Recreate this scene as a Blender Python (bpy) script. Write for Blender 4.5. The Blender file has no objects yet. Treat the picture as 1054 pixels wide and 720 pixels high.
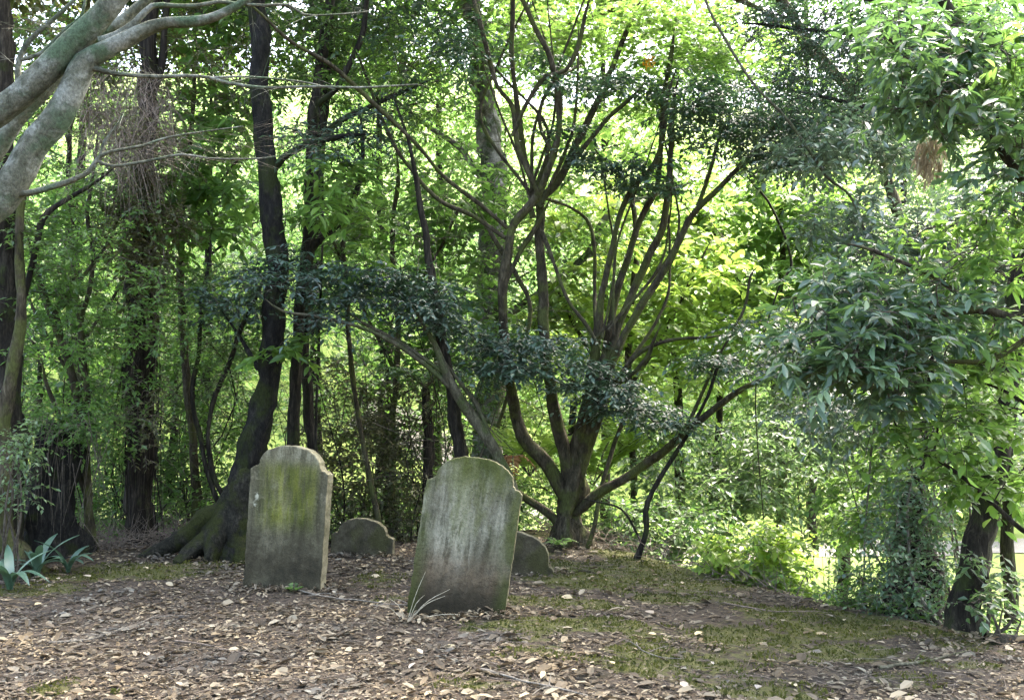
import bpy, bmesh, math
import numpy as np
from mathutils import Matrix, Vector

D = bpy.data
SC = bpy.context.scene
COL = SC.collection
R = math.radians

# ------------------------------------------------------------------ camera frame
F = 1012.0                       # focal length in photograph pixels (photo 1054 x 720)
CAMZ = 1.6
PITCH = math.atan2(50, F)
CP, SP = math.cos(PITCH), math.sin(PITCH)


def P(px, py, Y):
    """world point seen at photograph pixel px, py at the forward distance Y"""
    a, b = (px - 527) / F, (360 - py) / F
    d = np.array([a, CP - b * SP, SP + b * CP])
    return np.array([0, 0, CAMZ]) + d * (Y / d[1])


# ------------------------------------------------------------------ noise + ground
def smooth(t):
    t = np.clip(t, 0, 1)
    return t * t * (3 - 2 * t)


_lat = np.random.default_rng(5).random((256, 256))


def vnoise(x, y):
    xi, yi = np.floor(x).astype(int), np.floor(y).astype(int)
    fx, fy = smooth(x - xi), smooth(y - yi)
    g = lambda i, j: _lat[(xi + i) % 256, (yi + j) % 256]
    return (g(0, 0) * (1 - fx) + g(1, 0) * fx) * (1 - fy) + (g(0, 1) * (1 - fx) + g(1, 1) * fx) * fy


EX = np.array([-30, -8, -4, -2, 0.6, 1.1, 1.6, 2.4, 3.3, 4.5, 8, 30.])
EY = np.array([10.6, 10.6, 10.5, 10.9, 11.7, 10.7, 9.4, 8.2, 7.1, 5.9, 4.0, 2.0])


def G(x, y):
    x, y = np.asarray(x, float), np.asarray(y, float)
    rim = np.interp(x, EX, EY)
    t = y - rim
    depth = 0.7 + 1.7 * smooth((x + 1.5) / 5.0)
    z = -depth * smooth(t / 5.5)
    z = z - 0.035 * np.clip(x - 0.6, 0, 6) * (1 - smooth(t / 4))
    hill = np.clip(y - (30 - 11 * smooth((3 - x) / 8)), 0, None)
    z = z + 0.30 * hill ** 1.08
    z = z + 0.10 * (vnoise(x * 0.55 + 40, y * 0.55 + 9) - 0.5) * smooth((y - 2) / 3)
    z = z + 0.035 * (vnoise(x * 2.3 + 11, y * 2.3 + 3) - 0.5) + 0.015 * (vnoise(x * 7 + 1, y * 7 + 8) - 0.5)
    return z


def g1(x, y):
    return float(G(np.array([x]), np.array([y]))[0])


def on_ground(px, py):
    a, b = (px - 527) / F, (360 - py) / F
    d = np.array([a, CP - b * SP, SP + b * CP])
    for s in np.arange(3, 60, 0.02):
        p = np.array([0, 0, CAMZ]) + d * s
        if p[2] <= g1(p[0], p[1]):
            return p
    return p


# ------------------------------------------------------------------ mesh plumbing
class MB:
    def __init__(self):
        self.v, self.f, self.n = [], [], 0

    def add(self, verts, faces):
        verts = np.asarray(verts, np.float32).reshape(-1, 3)
        faces = np.asarray(faces, np.int64)
        self.v.append(verts)
        self.f.append(faces + self.n)
        self.n += len(verts)

    def mesh(self, name, mat, sm=False):
        me = D.meshes.new(name)
        v = np.concatenate(self.v)
        me.vertices.add(len(v))
        me.vertices.foreach_set('co', v.ravel())
        loops = np.concatenate([f.ravel() for f in self.f]).astype(np.int32)
        tot = np.concatenate([np.full(len(f), f.shape[1]) for f in self.f])
        start = np.concatenate([[0], np.cumsum(tot)[:-1]]).astype(np.int32)
        me.loops.add(len(loops))
        me.loops.foreach_set('vertex_index', loops)
        me.polygons.add(len(tot))
        me.polygons.foreach_set('loop_start', start)
        me.polygons.foreach_set('use_smooth', np.full(len(tot), sm))
        me.update(calc_edges=True)
        me.materials.append(mat)
        return me

    def build(self, name, mat, parent=None, sm=False):
        o = D.objects.new(name, self.mesh(name, mat, sm))
        COL.objects.link(o)
        if parent is not None:
            put(o, parent)
        return o


def put(o, parent):
    o.parent = parent
    w, p = Vector((0, 0, 0)), parent
    while p is not None and p.type == 'EMPTY':
        w = w + p.location
        p = p.parent
    o.matrix_parent_inverse = Matrix.Translation(-w)


def tag(o, label, cat, group=None, kind=None):
    if label: o['label'] = label
    if cat: o['category'] = cat
    if group: o['group'] = group
    if kind: o['kind'] = kind
    return o


def thing(name, label, cat, loc, group=None):
    o = D.objects.new(name, None)
    COL.objects.link(o)
    o.location = Vector([float(c) for c in loc])
    o.empty_display_size = 0.2
    return tag(o, label, cat, group)


def nrm(a):
    return a / np.maximum(np.linalg.norm(a, axis=-1, keepdims=True), 1e-9)


def spline(pts, rad, step):
    """Catmull-Rom resample of points and radii"""
    pts, rad = np.asarray(pts, float), np.asarray(rad, float)
    q = np.column_stack([pts, rad])
    q = np.vstack([2 * q[0] - q[1], q, 2 * q[-1] - q[-2]])
    out = []
    for i in range(1, len(q) - 2):
        n = max(2, int(np.linalg.norm(q[i + 1, :3] - q[i, :3]) / step))
        t = np.linspace(0, 1, n, endpoint=False)[:, None]
        a, b, c, d = q[i - 1], q[i], q[i + 1], q[i + 2]
        out.append(0.5 * (2 * b + (c - a) * t + (2 * a - 5 * b + 4 * c - d) * t ** 2 + (3 * b - a - 3 * c + d) * t ** 3))
    out.append(q[-2][None])
    out = np.vstack(out)
    return out[:, :3], np.maximum(out[:, 3], 0.0012)


def tube(mb, pts, rad, sides=8, step=0.08, rng=None, wob=0.25, lump=0.12, res=True):
    """organic limb: wobbling axis, lumpy section, pointed end"""
    if res:
        pts, rad = spline(pts, rad, step)
    pts = np.array(pts)
    n = len(pts)
    rng = rng or np.random.default_rng(n)
    if wob and n > 4:
        w = rng.normal(0, 1, (n, 3))
        for _ in range(2):
            w[1:-1] = (w[:-2] + w[1:-1] * 2 + w[2:]) / 4
        w[0] = w[-1] = 0
        pts = pts + w * rad[:, None] * wob
    t = nrm(np.gradient(pts, axis=0))
    ref = np.array([0.31, 0.95, 0.02]) if abs(t[0][2]) > 0.5 else np.array([0.1, 0.2, 0.97])
    u = np.zeros((n, 3))
    cur = ref
    for i in range(n):
        cur = cur - t[i] * np.dot(cur, t[i])
        cur = cur / max(np.linalg.norm(cur), 1e-6)
        u[i] = cur
    w = np.cross(t, u)
    ang = np.linspace(0, 2 * math.pi, sides, endpoint=False)
    lum = rng.normal(0, lump, (n, sides))
    lum[1:-1] = (lum[:-2] + lum[1:-1] + lum[2:]) / 2
    flute = 1 + 0.5 * lump * np.sin(ang * 3 + rng.random() * 6)[None]
    rr = rad[:, None] * flute * (1 + lum)
    ring = pts[:, None] + (u[:, None] * np.cos(ang)[None, :, None] + w[:, None] * np.sin(ang)[None, :, None]) * rr[..., None]
    i, j = np.meshgrid(np.arange(n - 1), np.arange(sides), indexing='ij')
    a, b = i * sides + j, i * sides + (j + 1) % sides
    mb.add(ring.reshape(-1, 3), np.stack([a, b, b + sides, a + sides], -1).reshape(-1, 4))
    tip = pts[-1] + t[-1] * rad[-1] * 0.8
    k = np.arange(sides)
    mb.add(np.vstack([ring[-1], tip]), np.stack([k, (k + 1) % sides, np.full(sides, sides)], -1))


def thin(mb, s, d, L, droop, r0, rings=4, sides=3, bend=None):
    """many thin twigs at once: s, d (N,3), L, droop (N)"""
    t = np.linspace(0, 1, rings)
    p = s[:, None] + d[:, None] * (L[:, None] * t)[..., None]
    p[..., 2] -= (droop * L)[:, None] * t ** 2
    if bend is not None:
        p += (bend * L[:, None])[:, None] * (t * (1.3 - t) * np.sin(t * 5))[None, :, None]
    u = nrm(np.cross(d, np.array([0.13, 0.21, 0.97])))
    w = np.cross(d, u)
    a = np.linspace(0, 2 * math.pi, sides, endpoint=False)
    off = u[:, None] * np.cos(a)[None, :, None] + w[:, None] * np.sin(a)[None, :, None]
    rr = np.broadcast_to(np.asarray(r0, float), (len(s),))[:, None] * (1 - 0.75 * t)
    ring = p[:, :, None] + off[:, None] * rr[..., None, None]
    N = len(s)
    n, i, j = np.meshgrid(np.arange(N), np.arange(rings - 1), np.arange(sides), indexing='ij')
    base = n * rings * sides + i * sides
    q = np.stack([base + j, base + (j + 1) % sides, base + sides + (j + 1) % sides, base + sides + j], -1)
    mb.add(ring.reshape(-1, 3), q.reshape(-1, 4))


# leaf outlines: (across, along, lift)
T_KITE = (np.array([[0, 0, 0], [-.5, .42, .07], [0, 1, -.06], [.5, .42, .07]]), [np.array([[0, 2, 1], [0, 3, 2]])])
T_LEAF = (np.array([[0, 0, 0], [-.36, .22, .05], [-.5, .5, .07], [-.3, .8, .02], [0, 1, -.08], [.3, .8, .02], [.5, .5, .07], [.36, .22, .05],
                    [0, .25, 0], [0, .52, .01], [0, .8, -.02]]),
          [np.array([[0, 8, 1], [0, 7, 8], [3, 10, 4], [10, 5, 4]]), np.array([[1, 8, 9, 2], [8, 7, 6, 9], [2, 9, 10, 3], [9, 6, 5, 10]])])
_m = []
for k, (an, r) in enumerate([(-90, .12), (-128, .62), (-152, .40), (-178, .85), (160, .42), (135, .95), (112, .50), (90, 1.1), (68, .50), (45, .95), (20, .42), (-2, .85), (-28, .40), (-52, .62)]):
    _m.append([.62 * r * math.cos(R(an)), .38 + .56 * r * math.sin(R(an)), -.10 * r])
T_MAPLE = (np.array([[0, .38, 0]] + _m), [np.array([[0, 1 + (k + 1) % 14, 1 + k] for k in range(14)])])
T_CURL = (np.array([[0, 0, 0], [-.45, .25, .08], [-.5, .65, .15], [0, 1, .05], [.36, .75, .12], [.5, .35, .10], [0, .5, 0]]),
          [np.array([[0, 6, 1], [1, 6, 2], [2, 6, 3], [3, 6, 4], [4, 6, 5], [5, 6, 0]])])


def leaves(mb, pos, d, up, L, W, tpl):
    d = nrm(d)
    side = nrm(np.cross(d, up))
    nn = np.cross(side, d)
    v, fs = tpl
    w = pos[:, None] + side[:, None] * (W[:, None] * v[None, :, 0])[..., None] + d[:, None] * (L[:, None] * v[None, :, 1])[..., None] \
        + nn[:, None] * (L[:, None] * v[None, :, 2])[..., None]
    off = (np.arange(len(pos)) * len(v))
    n0 = mb.n
    mb.v.append(w.reshape(-1, 3).astype(np.float32))
    mb.n += len(pos) * len(v)
    for f in fs:
        mb.f.append((f[None] + off[:, None, None]).reshape(-1, f.shape[1]) + n0)


def foliage(lm, tm, cen, rng, twigs=10, tl=0.4, k=7, L=0.09, W=0.4, flat=0.5, droop=0.25, ldroop=0.25, tpl=T_KITE, r=0.003, jit=0.35, spread=0.3, tip=False, bias=(0, 0, 0)):
    """leafy twigs radiating from clump centres (N,3); leaves stand along each twig on alternate sides"""
    N = len(cen)
    if N == 0:
        return
    c = np.repeat(cen, twigs, 0)
    M = len(c)
    d = rng.normal(0, 1, (M, 3))
    d[:, 2] *= flat
    d = nrm(nrm(d) + np.array(bias))
    ln = tl * rng.uniform(0.55, 1.3, M)
    dr = droop * rng.uniform(0.3, 1.6, M)
    s = c + rng.normal(0, 1, (M, 3)) * np.array([1, 1, max(flat, .3)]) * tl * spread
    if tm is not None:
        thin(tm, s, d, ln, dr, r)
    t = (np.arange(k)[None] + rng.uniform(0.3, 1.0, (M, k))) / k
    if tip:
        t = 0.55 + 0.45 * t
    p = s[:, None] + d[:, None] * (ln[:, None] * t)[..., None]
    p[..., 2] -= (dr * ln)[:, None] * t ** 2
    tan = np.repeat(d[:, None], k, 1)
    tan[..., 2] -= 2 * dr[:, None] * t
    tan = nrm(tan)
    sd = nrm(np.cross(tan, np.array([0, 0, 1.0])))
    sg = np.where(np.arange(k) % 2 == 0, 1.0, -1.0)[None, :, None]
    a = rng.uniform(0.4, 1.25, (M, k, 1))
    ld = tan * np.cos(a) + sd * sg * np.sin(a) + rng.normal(0, jit, (M, k, 3)) * 0.6
    ld[..., 2] -= ldroop
    up = np.array([0, 0, 1.0]) + rng.normal(0, jit, (M, k, 3))
    LL = L * rng.uniform(0.6, 1.25, M * k)
    leaves(lm, p.reshape(-1, 3), ld.reshape(-1, 3), up.reshape(-1, 3), LL, LL * W * rng.uniform(0.8, 1.2, M * k), tpl)


def ell(rng, px, py, rx, ry, Y, dY, n):
    """n clump centres inside an ellipse of the view, at forward distances about Y"""
    a = rng.uniform(0, 2 * math.pi, n)
    q = np.sqrt(rng.random(n))
    ys = Y + rng.uniform(-dY, dY, n)
    return np.array([P(px + rx * q[i] * math.cos(a[i]), py + ry * q[i] * math.sin(a[i]), ys[i]) for i in range(n)])


def ell3(rng, c, r, n, shell=0.0):
    d = nrm(rng.normal(0, 1, (n, 3)))
    q = (shell + (1 - shell) * rng.random(n)) ** (1 / 3)
    return np.array(c) + d * q[:, None] * np.array(r)


def stem_pts(spec, Y):
    pts, rad = [], []
    for s in spec:
        y = s[3] if len(s) > 3 else Y
        pts.append(P(s[0], s[1], y))
        rad.append(s[2] / 2 * y / F)
    return np.array(pts), np.array(rad)


def stem(mb, spec, Y, rng, sides=8, root=False, flare=1.5, taper=True, **kw):
    pts, rad = stem_pts(spec, Y)
    if root:
        b = pts[0].copy()
        b[2] = g1(b[0], b[1]) - 0.12
        if pts[0][2] - b[2] > 0.25:
            pts = np.vstack([b, pts]); rad = np.concatenate([[rad[0] * flare], rad])
        else:
            pts[0] = b; rad[0] *= flare
    if taper and rad[-1] > .006 and len(pts) > 2:
        e = pts[-1] - pts[-2]
        e = e / np.linalg.norm(e) * min(.45, 14 * rad[-1]) + rng.normal(0, .04, 3)
        pts = np.vstack([pts, pts[-1] + e]); rad = np.concatenate([rad, [rad[-1] * .22]])
    tube(mb, pts, rad, sides=sides, rng=rng, **kw)
    return pts, rad


def link(tm, cen, pool, rng, r=0.006, most=0.6, limit=2.5):
    """join clump centres to the limbs with thin branches that fork from one another"""
    pool = np.array(pool)
    todo = [np.array(c) for c in cen]
    d0 = [np.linalg.norm(pool - c, axis=1).min() for c in todo]
    for i in np.argsort(d0):
        c = todo[i]
        dd = np.linalg.norm(pool - c, axis=1) + np.maximum(pool[:, 2] - c[2] - .1, 0) * 1.2
        q = pool[np.argmin(dd)]
        ln = np.linalg.norm(q - c)
        if ln < 0.06 or ln > limit:
            continue
        m = (q + c) / 2 + np.array([0, 0, 0.12 * ln]) + rng.normal(0, 0.08, 3) * ln
        p = [q, m, c]
        tube(tm, p, [r * (0.7 + ln * 0.7), r * 0.7, r * 0.35], sides=4, step=0.12, rng=rng, wob=0.9)
        pool = np.vstack([pool, spline(p, [r, r, r], .12)[0][1:]])


def leafy(name, lm, tm, leaf, twig, parent, sm=False):
    """leaves with their twigs: the twigs are a sub-part, or lie in the same mesh where they are few"""
    f = lm.build(name, M[leaf], parent, sm)
    if tm.n:
        n_tubes = sum(len(v) for v in tm.v)
        if n_tubes > 16000:
            tm.build('twigs', M[twig], f)
        else:
            D.objects.remove(f)
            nl = sum(len(x) for x in lm.f)
            for v, fs in ((tm.v, tm.f),):
                lm.v += v
                lm.f += [x + lm.n for x in fs]
            f = lm.build(name, M[leaf], parent, sm)
            f.data.materials.append(M[twig])
            idx = np.zeros(len(f.data.polygons), np.int32)
            idx[nl:] = 1
            f.data.polygons.foreach_set('material_index', idx)
    return f


def side_twigs(tm, pts, rng, n, L, r=0.004, flat=0.6, up=0.2):
    """bare side twigs off a limb"""
    pts = np.asarray(pts)
    sp, _ = spline(pts, np.zeros(len(pts)) + 0.01, 0.1)
    i = rng.integers(max(1, len(sp) // 5), len(sp), n)
    d = rng.normal(0, 1, (n, 3)); d[:, 2] = d[:, 2] * flat + up
    d = nrm(d)
    ln = L * rng.uniform(0.4, 1.4, n)
    thin(tm, sp[i], d, ln, rng.uniform(-0.3, 0.5, n), r * rng.uniform(0.6, 1.3, n), rings=5, sides=4)
    j = rng.integers(0, n, n * 2)
    t = rng.uniform(0.3, 0.9, n * 2)
    s2 = sp[i][j] + d[j] * (ln[j] * t)[:, None]
    d2 = nrm(d[j] + rng.normal(0, 0.6, (n * 2, 3)))
    thin(tm, s2, d2, ln[j] * 0.5, rng.uniform(-0.2, 0.5, n * 2), r * 0.5, rings=4)


# ------------------------------------------------------------------ materials
def new_mat(name):
    m = D.materials.new(name)
    m.use_nodes = True
    nt = m.node_tree
    nt.nodes.clear()
    out = nt.nodes.new('ShaderNodeOutputMaterial')
    return m, nt, out


def node(nt, typ, **kw):
    n = nt.nodes.new(typ)
    for k, v in kw.items():
        if k in n.inputs:
            n.inputs[k].default_value = v
        else:
            setattr(n, k, v)
    return n


def ramp(nt, stops, fac=None):
    n = nt.nodes.new('ShaderNodeValToRGB')
    el = n.color_ramp.elements
    while len(el) < len(stops):
        el.new(0.5)
    for e, (p, c) in zip(el, stops):
        e.position = p
        e.color = (*c, 1) if len(c) == 3 else c
    if fac is not None:
        nt.links.new(fac, n.inputs['Fac'])
    return n


def mix(nt, a, b, fac, mode='MIX'):
    n = nt.nodes.new('ShaderNodeMix')
    n.data_type = 'RGBA'
    n.blend_type = mode
    for s, v in ((n.inputs[0], fac), (n.inputs[6], a), (n.inputs[7], b)):
        if isinstance(v, bpy.types.NodeSocket):
            nt.links.new(v, s)
        elif isinstance(v, tuple):
            s.default_value = (*v, 1)
        else:
            s.default_value = v
    return n.outputs[2]


def math_n(nt, op, a, b=None, c=None, clamp=False):
    n = nt.nodes.new('ShaderNodeMath')
    n.operation = op
    n.use_clamp = clamp
    for s, v in zip(n.inputs, (a, b, c)):
        if v is None: continue
        if isinstance(v, bpy.types.NodeSocket): nt.links.new(v, s)
        else: s.default_value = v
    return n.outputs[0]


def leaf_mat(name, cols, trans, tf=0.4, rough=0.45, spec=0.5, coat=0.0):
    """leaf blade: colour differs from leaf to leaf, light comes through it"""
    m, nt, out = new_mat(name)
    g = nt.nodes.new('ShaderNodeNewGeometry')
    n = len(cols)
    r = ramp(nt, [(i / (n - 1), c) for i, c in enumerate(cols)], g.outputs['Random Per Island'])
    ns = node(nt, 'ShaderNodeTexNoise', Scale=1.3, Detail=2.0)
    tc = nt.nodes.new('ShaderNodeTexCoord')
    nt.links.new(tc.outputs['Object'], ns.inputs['Vector'])
    v = ramp(nt, [(0.3, (0.50, 0.56, 0.62)), (0.7, (1.30, 1.22, 1.0))], ns.outputs['Fac'])
    base = mix(nt, r.outputs['Color'], v.outputs['Color'], 1.0, 'MULTIPLY')
    p = nt.nodes.new('ShaderNodeBsdfPrincipled')
    nt.links.new(base, p.inputs['Base Color'])
    p.inputs['Roughness'].default_value = rough
    p.inputs['Specular IOR Level'].default_value = spec
    tr = nt.nodes.new('ShaderNodeBsdfTranslucent')
    tcol = mix(nt, base, trans, 0.65)
    nt.links.new(tcol, tr.inputs['Color'])
    ms = nt.nodes.new('ShaderNodeMixShader')
    ms.inputs[0].default_value = tf
    nt.links.new(p.outputs[0], ms.inputs[1])
    nt.links.new(tr.outputs[0], ms.inputs[2])
    nt.links.new(ms.outputs[0], out.inputs[0])
    return m


def bark_mat(name, cols, scale=14, stretch=0.25, moss=None, mossamt=0.0, bump=0.6, rough=0.9, patch=None):
    m, nt, out = new_mat(name)
    tc = nt.nodes.new('ShaderNodeTexCoord')
    mp = nt.nodes.new('ShaderNodeMapping')
    mp.inputs['Scale'].default_value = (1, 1, stretch)
    nt.links.new(tc.outputs['Object'], mp.inputs['Vector'])
    a = node(nt, 'ShaderNodeTexNoise', Scale=scale, Detail=6.0, Roughness=0.65, Distortion=0.4)
    nt.links.new(mp.outputs[0], a.inputs['Vector'])
    r = ramp(nt, [(0.28 + 0.44 * i / (len(cols) - 1), c) for i, c in enumerate(cols)], a.outputs['Fac'])
    col = r.outputs['Color']
    if patch:
        b = node(nt, 'ShaderNodeTexNoise', Scale=7.0, Detail=4.0, Roughness=0.6)
        nt.links.new(tc.outputs['Object'], b.inputs['Vector'])
        pr = ramp(nt, [(0.5, (0, 0, 0)), (0.62, (1, 1, 1))], b.outputs['Fac'])
        col = mix(nt, col, patch, pr.outputs['Color'])
    if moss:
        b = node(nt, 'ShaderNodeTexNoise', Scale=4.0, Detail=5.0, Roughness=0.6)
        nt.links.new(tc.outputs['Object'], b.inputs['Vector'])
        pr = ramp(nt, [(0.62 - mossamt * 0.3, (0, 0, 0)), (0.74 - mossamt * 0.3, (1, 1, 1))], b.outputs['Fac'])
        col = mix(nt, col, moss, pr.outputs['Color'])
    fn = node(nt, 'ShaderNodeTexNoise', Scale=70.0, Detail=4.0, Roughness=0.7)
    nt.links.new(mp.outputs[0], fn.inputs['Vector'])
    col = mix(nt, col, ramp(nt, [(.32, (.55, .55, .55)), (.68, (1.4, 1.4, 1.4))], fn.outputs['Fac']).outputs['Color'], 1.0, 'MULTIPLY')
    p = nt.nodes.new('ShaderNodeBsdfPrincipled')
    nt.links.new(col, p.inputs['Base Color'])
    p.inputs['Roughness'].default_value = rough
    p.inputs['Specular IOR Level'].default_value = 0.12
    bp = nt.nodes.new('ShaderNodeBump')
    bp.inputs['Strength'].default_value = bump
    bp.inputs['Distance'].default_value = 0.02
    nt.links.new(math_n(nt, 'MULTIPLY_ADD', fn.outputs['Fac'], .5, a.outputs['Fac']), bp.inputs['Height'])
    nt.links.new(bp.outputs[0], p.inputs['Normal'])
    nt.links.new(p.outputs[0], out.inputs[0])
    return m


M = {}
M['bark_dark'] = bark_mat('dark_bark', [(.005, .0042, .003), (.016, .0135, .009), (.050, .043, .030)], 22, .2, moss=(.022, .027, .008), mossamt=.3, bump=.9)
M['bark_mossy'] = bark_mat('mossy_dark_bark', [(.0035, .0035, .003), (.010, .0095, .0075), (.030, .027, .020)], 20, .4, moss=(.017, .021, .006), mossamt=.38, bump=1.0)
M['bark_stem'] = bark_mat('brown_stem_bark', [(.012, .0095, .0055), (.036, .030, .017), (.092, .078, .048)], 20, .3, moss=(.050, .055, .016), mossamt=.5, bump=.9)
M['bark_olive'] = bark_mat('olive_stem_bark', [(.028, .025, .015), (.068, .062, .038), (.13, .12, .08)], 20, .4, moss=(.05, .06, .022), mossamt=.4)
M['bark_smooth'] = bark_mat('smooth_grey_green_bark', [(.030, .034, .022), (.075, .078, .054), (.135, .135, .105)], 13, .8, moss=(.055, .08, .045), mossamt=.42, bump=.8, patch=(.16, .165, .135))
M['bark_root'] = bark_mat('mossy_root_bark', [(.005, .005, .003), (.016, .015, .010), (.042, .038, .026)], 26, .8, moss=(.021, .024, .006), mossamt=.55, bump=1.0)
M['bark_pale'] = bark_mat('pale_lichen_bark', [(.045, .042, .03), (.10, .095, .075), (.22, .21, .175)], 8, .5, moss=(.035, .05, .016), mossamt=.5, patch=(.2, .19, .165))
M['bark_shag'] = bark_mat('shaggy_fibrous_bark', [(.005, .004, .003), (.018, .0145, .010), (.065, .053, .036)], 30, .06, moss=(.03, .035, .010), mossamt=.15, bump=1.0)
M['twig'] = bark_mat('twig_bark', [(.03, .024, .017), (.06, .05, .036), (.11, .095, .07)], 30, .5, bump=.1)
M['twig_dark'] = bark_mat('dark_twig_bark', [(.014, .012, .009), (.03, .025, .019), (.06, .05, .04)], 30, .5, bump=.1)
M['twig_grey'] = bark_mat('dry_grey_twig', [(.06, .052, .04), (.13, .115, .09), (.22, .20, .16)], 30, .5, bump=.1)
M['twig_brown'] = bark_mat('dry_brown_twig', [(.06, .045, .033), (.12, .095, .07), (.20, .165, .13)], 30, .5, bump=.1)

M['straw'] = bark_mat('straw_stalk', [(.24, .21, .14), (.36, .32, .22), (.45, .41, .30)], 30, .5, bump=.1)
M['leaf_dark'] = leaf_mat('glossy_dark_leaf', [(.018, .042, .030), (.034, .068, .046), (.056, .10, .064)], (.07, .17, .05), .20, .5, .55)
M['leaf_rhodo'] = leaf_mat('leathery_leaf', [(.026, .058, .036), (.056, .102, .060), (.085, .145, .085), (.10, .165, .06)], (.16, .32, .06), .30, .48, .6)
M['leaf_mid'] = leaf_mat('mid_green_leaf', [(.024, .055, .014), (.048, .095, .021), (.085, .14, .032)], (.17, .32, .05), .42, .42, .5)
M['leaf_fresh'] = leaf_mat('fresh_green_leaf', [(.028, .066, .014), (.068, .135, .026), (.115, .19, .040)], (.23, .44, .08), .47, .42, .45)
M['leaf_lime'] = leaf_mat('lime_leaf', [(.034, .082, .014), (.080, .155, .026), (.13, .21, .036)], (.27, .47, .09), .48, .42, .4)
M['leaf_yellow'] = leaf_mat('yellow_green_leaf', [(.055, .115, .018), (.105, .175, .026), (.15, .22, .04)], (.32, .48, .09), .48, .42, .4)
M['leaf_olive'] = leaf_mat('olive_leaf', [(.040, .045, .016), (.060, .070, .022), (.10, .085, .035)], (.16, .19, .05), .35, .5, .4)
M['leaf_mint'] = leaf_mat('mint_green_leaf', [(.026, .060, .026), (.065, .120, .050), (.12, .18, .08)], (.22, .36, .10), .45, .38, .55)
M['leaf_far'] = leaf_mat('far_tree_leaf', [(.026, .056, .020), (.062, .110, .036), (.115, .165, .06)], (.22, .40, .11), .48, .5, .35)
M['leaf_silver'] = leaf_mat('grey_green_leaf', [(.036, .066, .046), (.085, .125, .092), (.155, .20, .155)], (.18, .30, .13), .30, .40, .8)
M['leaf_shrub'] = leaf_mat('bright_young_leaf', [(.10, .175, .022), (.16, .245, .034), (.22, .31, .05)], (.40, .58, .10), .50, .42, .4)
M['leaf_blue'] = leaf_mat('blue_green_strap_leaf', [(.045, .095, .065), (.07, .13, .09), (.09, .15, .10)], (.12, .25, .1), .2, .35, .6)
M['leaf_dead'] = leaf_mat('dead_hanging_leaf', [(.26, .21, .15), (.38, .31, .23), (.48, .41, .32)], (.5, .42, .3), .45, .8, .2)
M['leaf_rust'] = leaf_mat('rusty_dead_fern', [(.10, .055, .025), (.16, .085, .035), (.22, .13, .06)], (.3, .14, .04), .3, .8, .2)
M['leaf_orange'] = leaf_mat('orange_leaf', [(.55, .22, .01), (.65, .30, .015), (.7, .36, .03)], (.8, .35, .02), .4, .5, .3)
M['litter'] = leaf_mat('fallen_leaf', [(.024, .018, .010), (.050, .038, .023), (.082, .063, .040), (.122, .096, .064), (.17, .138, .096), (.23, .195, .138), (.056, .042, .025), (.13, .098, .058), (.29, .25, .18)], (.2, .14, .08), .10, .7, .3)
M['litter_pale'] = leaf_mat('pale_fallen_leaf', [(.30, .24, .18), (.42, .35, .26), (.50, .40, .22), (.36, .30, .25)], (.3, .22, .12), .12, .6, .35)
M['moss_tuft'] = leaf_mat('moss_blade', [(.034, .040, .008), (.055, .060, .012), (.085, .086, .019)], (.12, .14, .03), .3, .8, .2)


def ground_mat():
    m, nt, out = new_mat('forest_floor')
    tc = nt.nodes.new('ShaderNodeTexCoord')
    a = node(nt, 'ShaderNodeTexNoise', Scale=22.0, Detail=8.0, Roughness=0.7)
    b = node(nt, 'ShaderNodeTexVoronoi', Scale=26.0)
    c = node(nt, 'ShaderNodeTexNoise', Scale=1.4, Detail=3.0)
    for n in (a, b, c):
        nt.links.new(tc.outputs['Object'], n.inputs['Vector'])
    r = ramp(nt, [(.3, (.016, .012, .007)), (.5, (.038, .029, .018)), (.7, (.085, .066, .044))], a.outputs['Fac'])
    v = ramp(nt, [(0, (.55, .55, .55)), (1, (1.25, 1.2, 1.15))], b.outputs['Color'])
    col = mix(nt, r.outputs['Color'], v.outputs['Color'], 1.0, 'MULTIPLY')
    at = nt.nodes.new('ShaderNodeAttribute')
    at.attribute_name = 'moss'
    e = node(nt, 'ShaderNodeTexNoise', Scale=9.0, Detail=5.0, Roughness=0.7)
    nt.links.new(tc.outputs['Object'], e.inputs['Vector'])
    k = math_n(nt, 'MULTIPLY_ADD', e.outputs['Fac'], 1.6, -0.8)
    k = math_n(nt, 'ADD', at.outputs['Fac'], k)
    k = ramp(nt, [(.38, (0, 0, 0)), (.62, (1, 1, 1))], k)
    mc = ramp(nt, [(.3, (.028, .030, .007)), (.7, (.075, .075, .018))], a.outputs['Fac'])
    col = mix(nt, col, mc.outputs['Color'], k.outputs['Color'])
    at2 = nt.nodes.new('ShaderNodeAttribute')
    at2.attribute_name = 'grass'
    gc = ramp(nt, [(.3, (.10, .15, .03)), (.7, (.20, .25, .06))], a.outputs['Fac'])
    col = mix(nt, col, gc.outputs['Color'], at2.outputs['Fac'])
    p = nt.nodes.new('ShaderNodeBsdfPrincipled')
    p.inputs['Roughness'].default_value = .9
    p.inputs['Specular IOR Level'].default_value = .25
    nt.links.new(col, p.inputs['Base Color'])
    bp = nt.nodes.new('ShaderNodeBump')
    bp.inputs['Strength'].default_value = .7
    bp.inputs['Distance'].default_value = .02
    nt.links.new(a.outputs['Fac'], bp.inputs['Height'])
    nt.links.new(bp.outputs[0], p.inputs['Normal'])
    nt.links.new(p.outputs[0], out.inputs[0])
    return m


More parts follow.
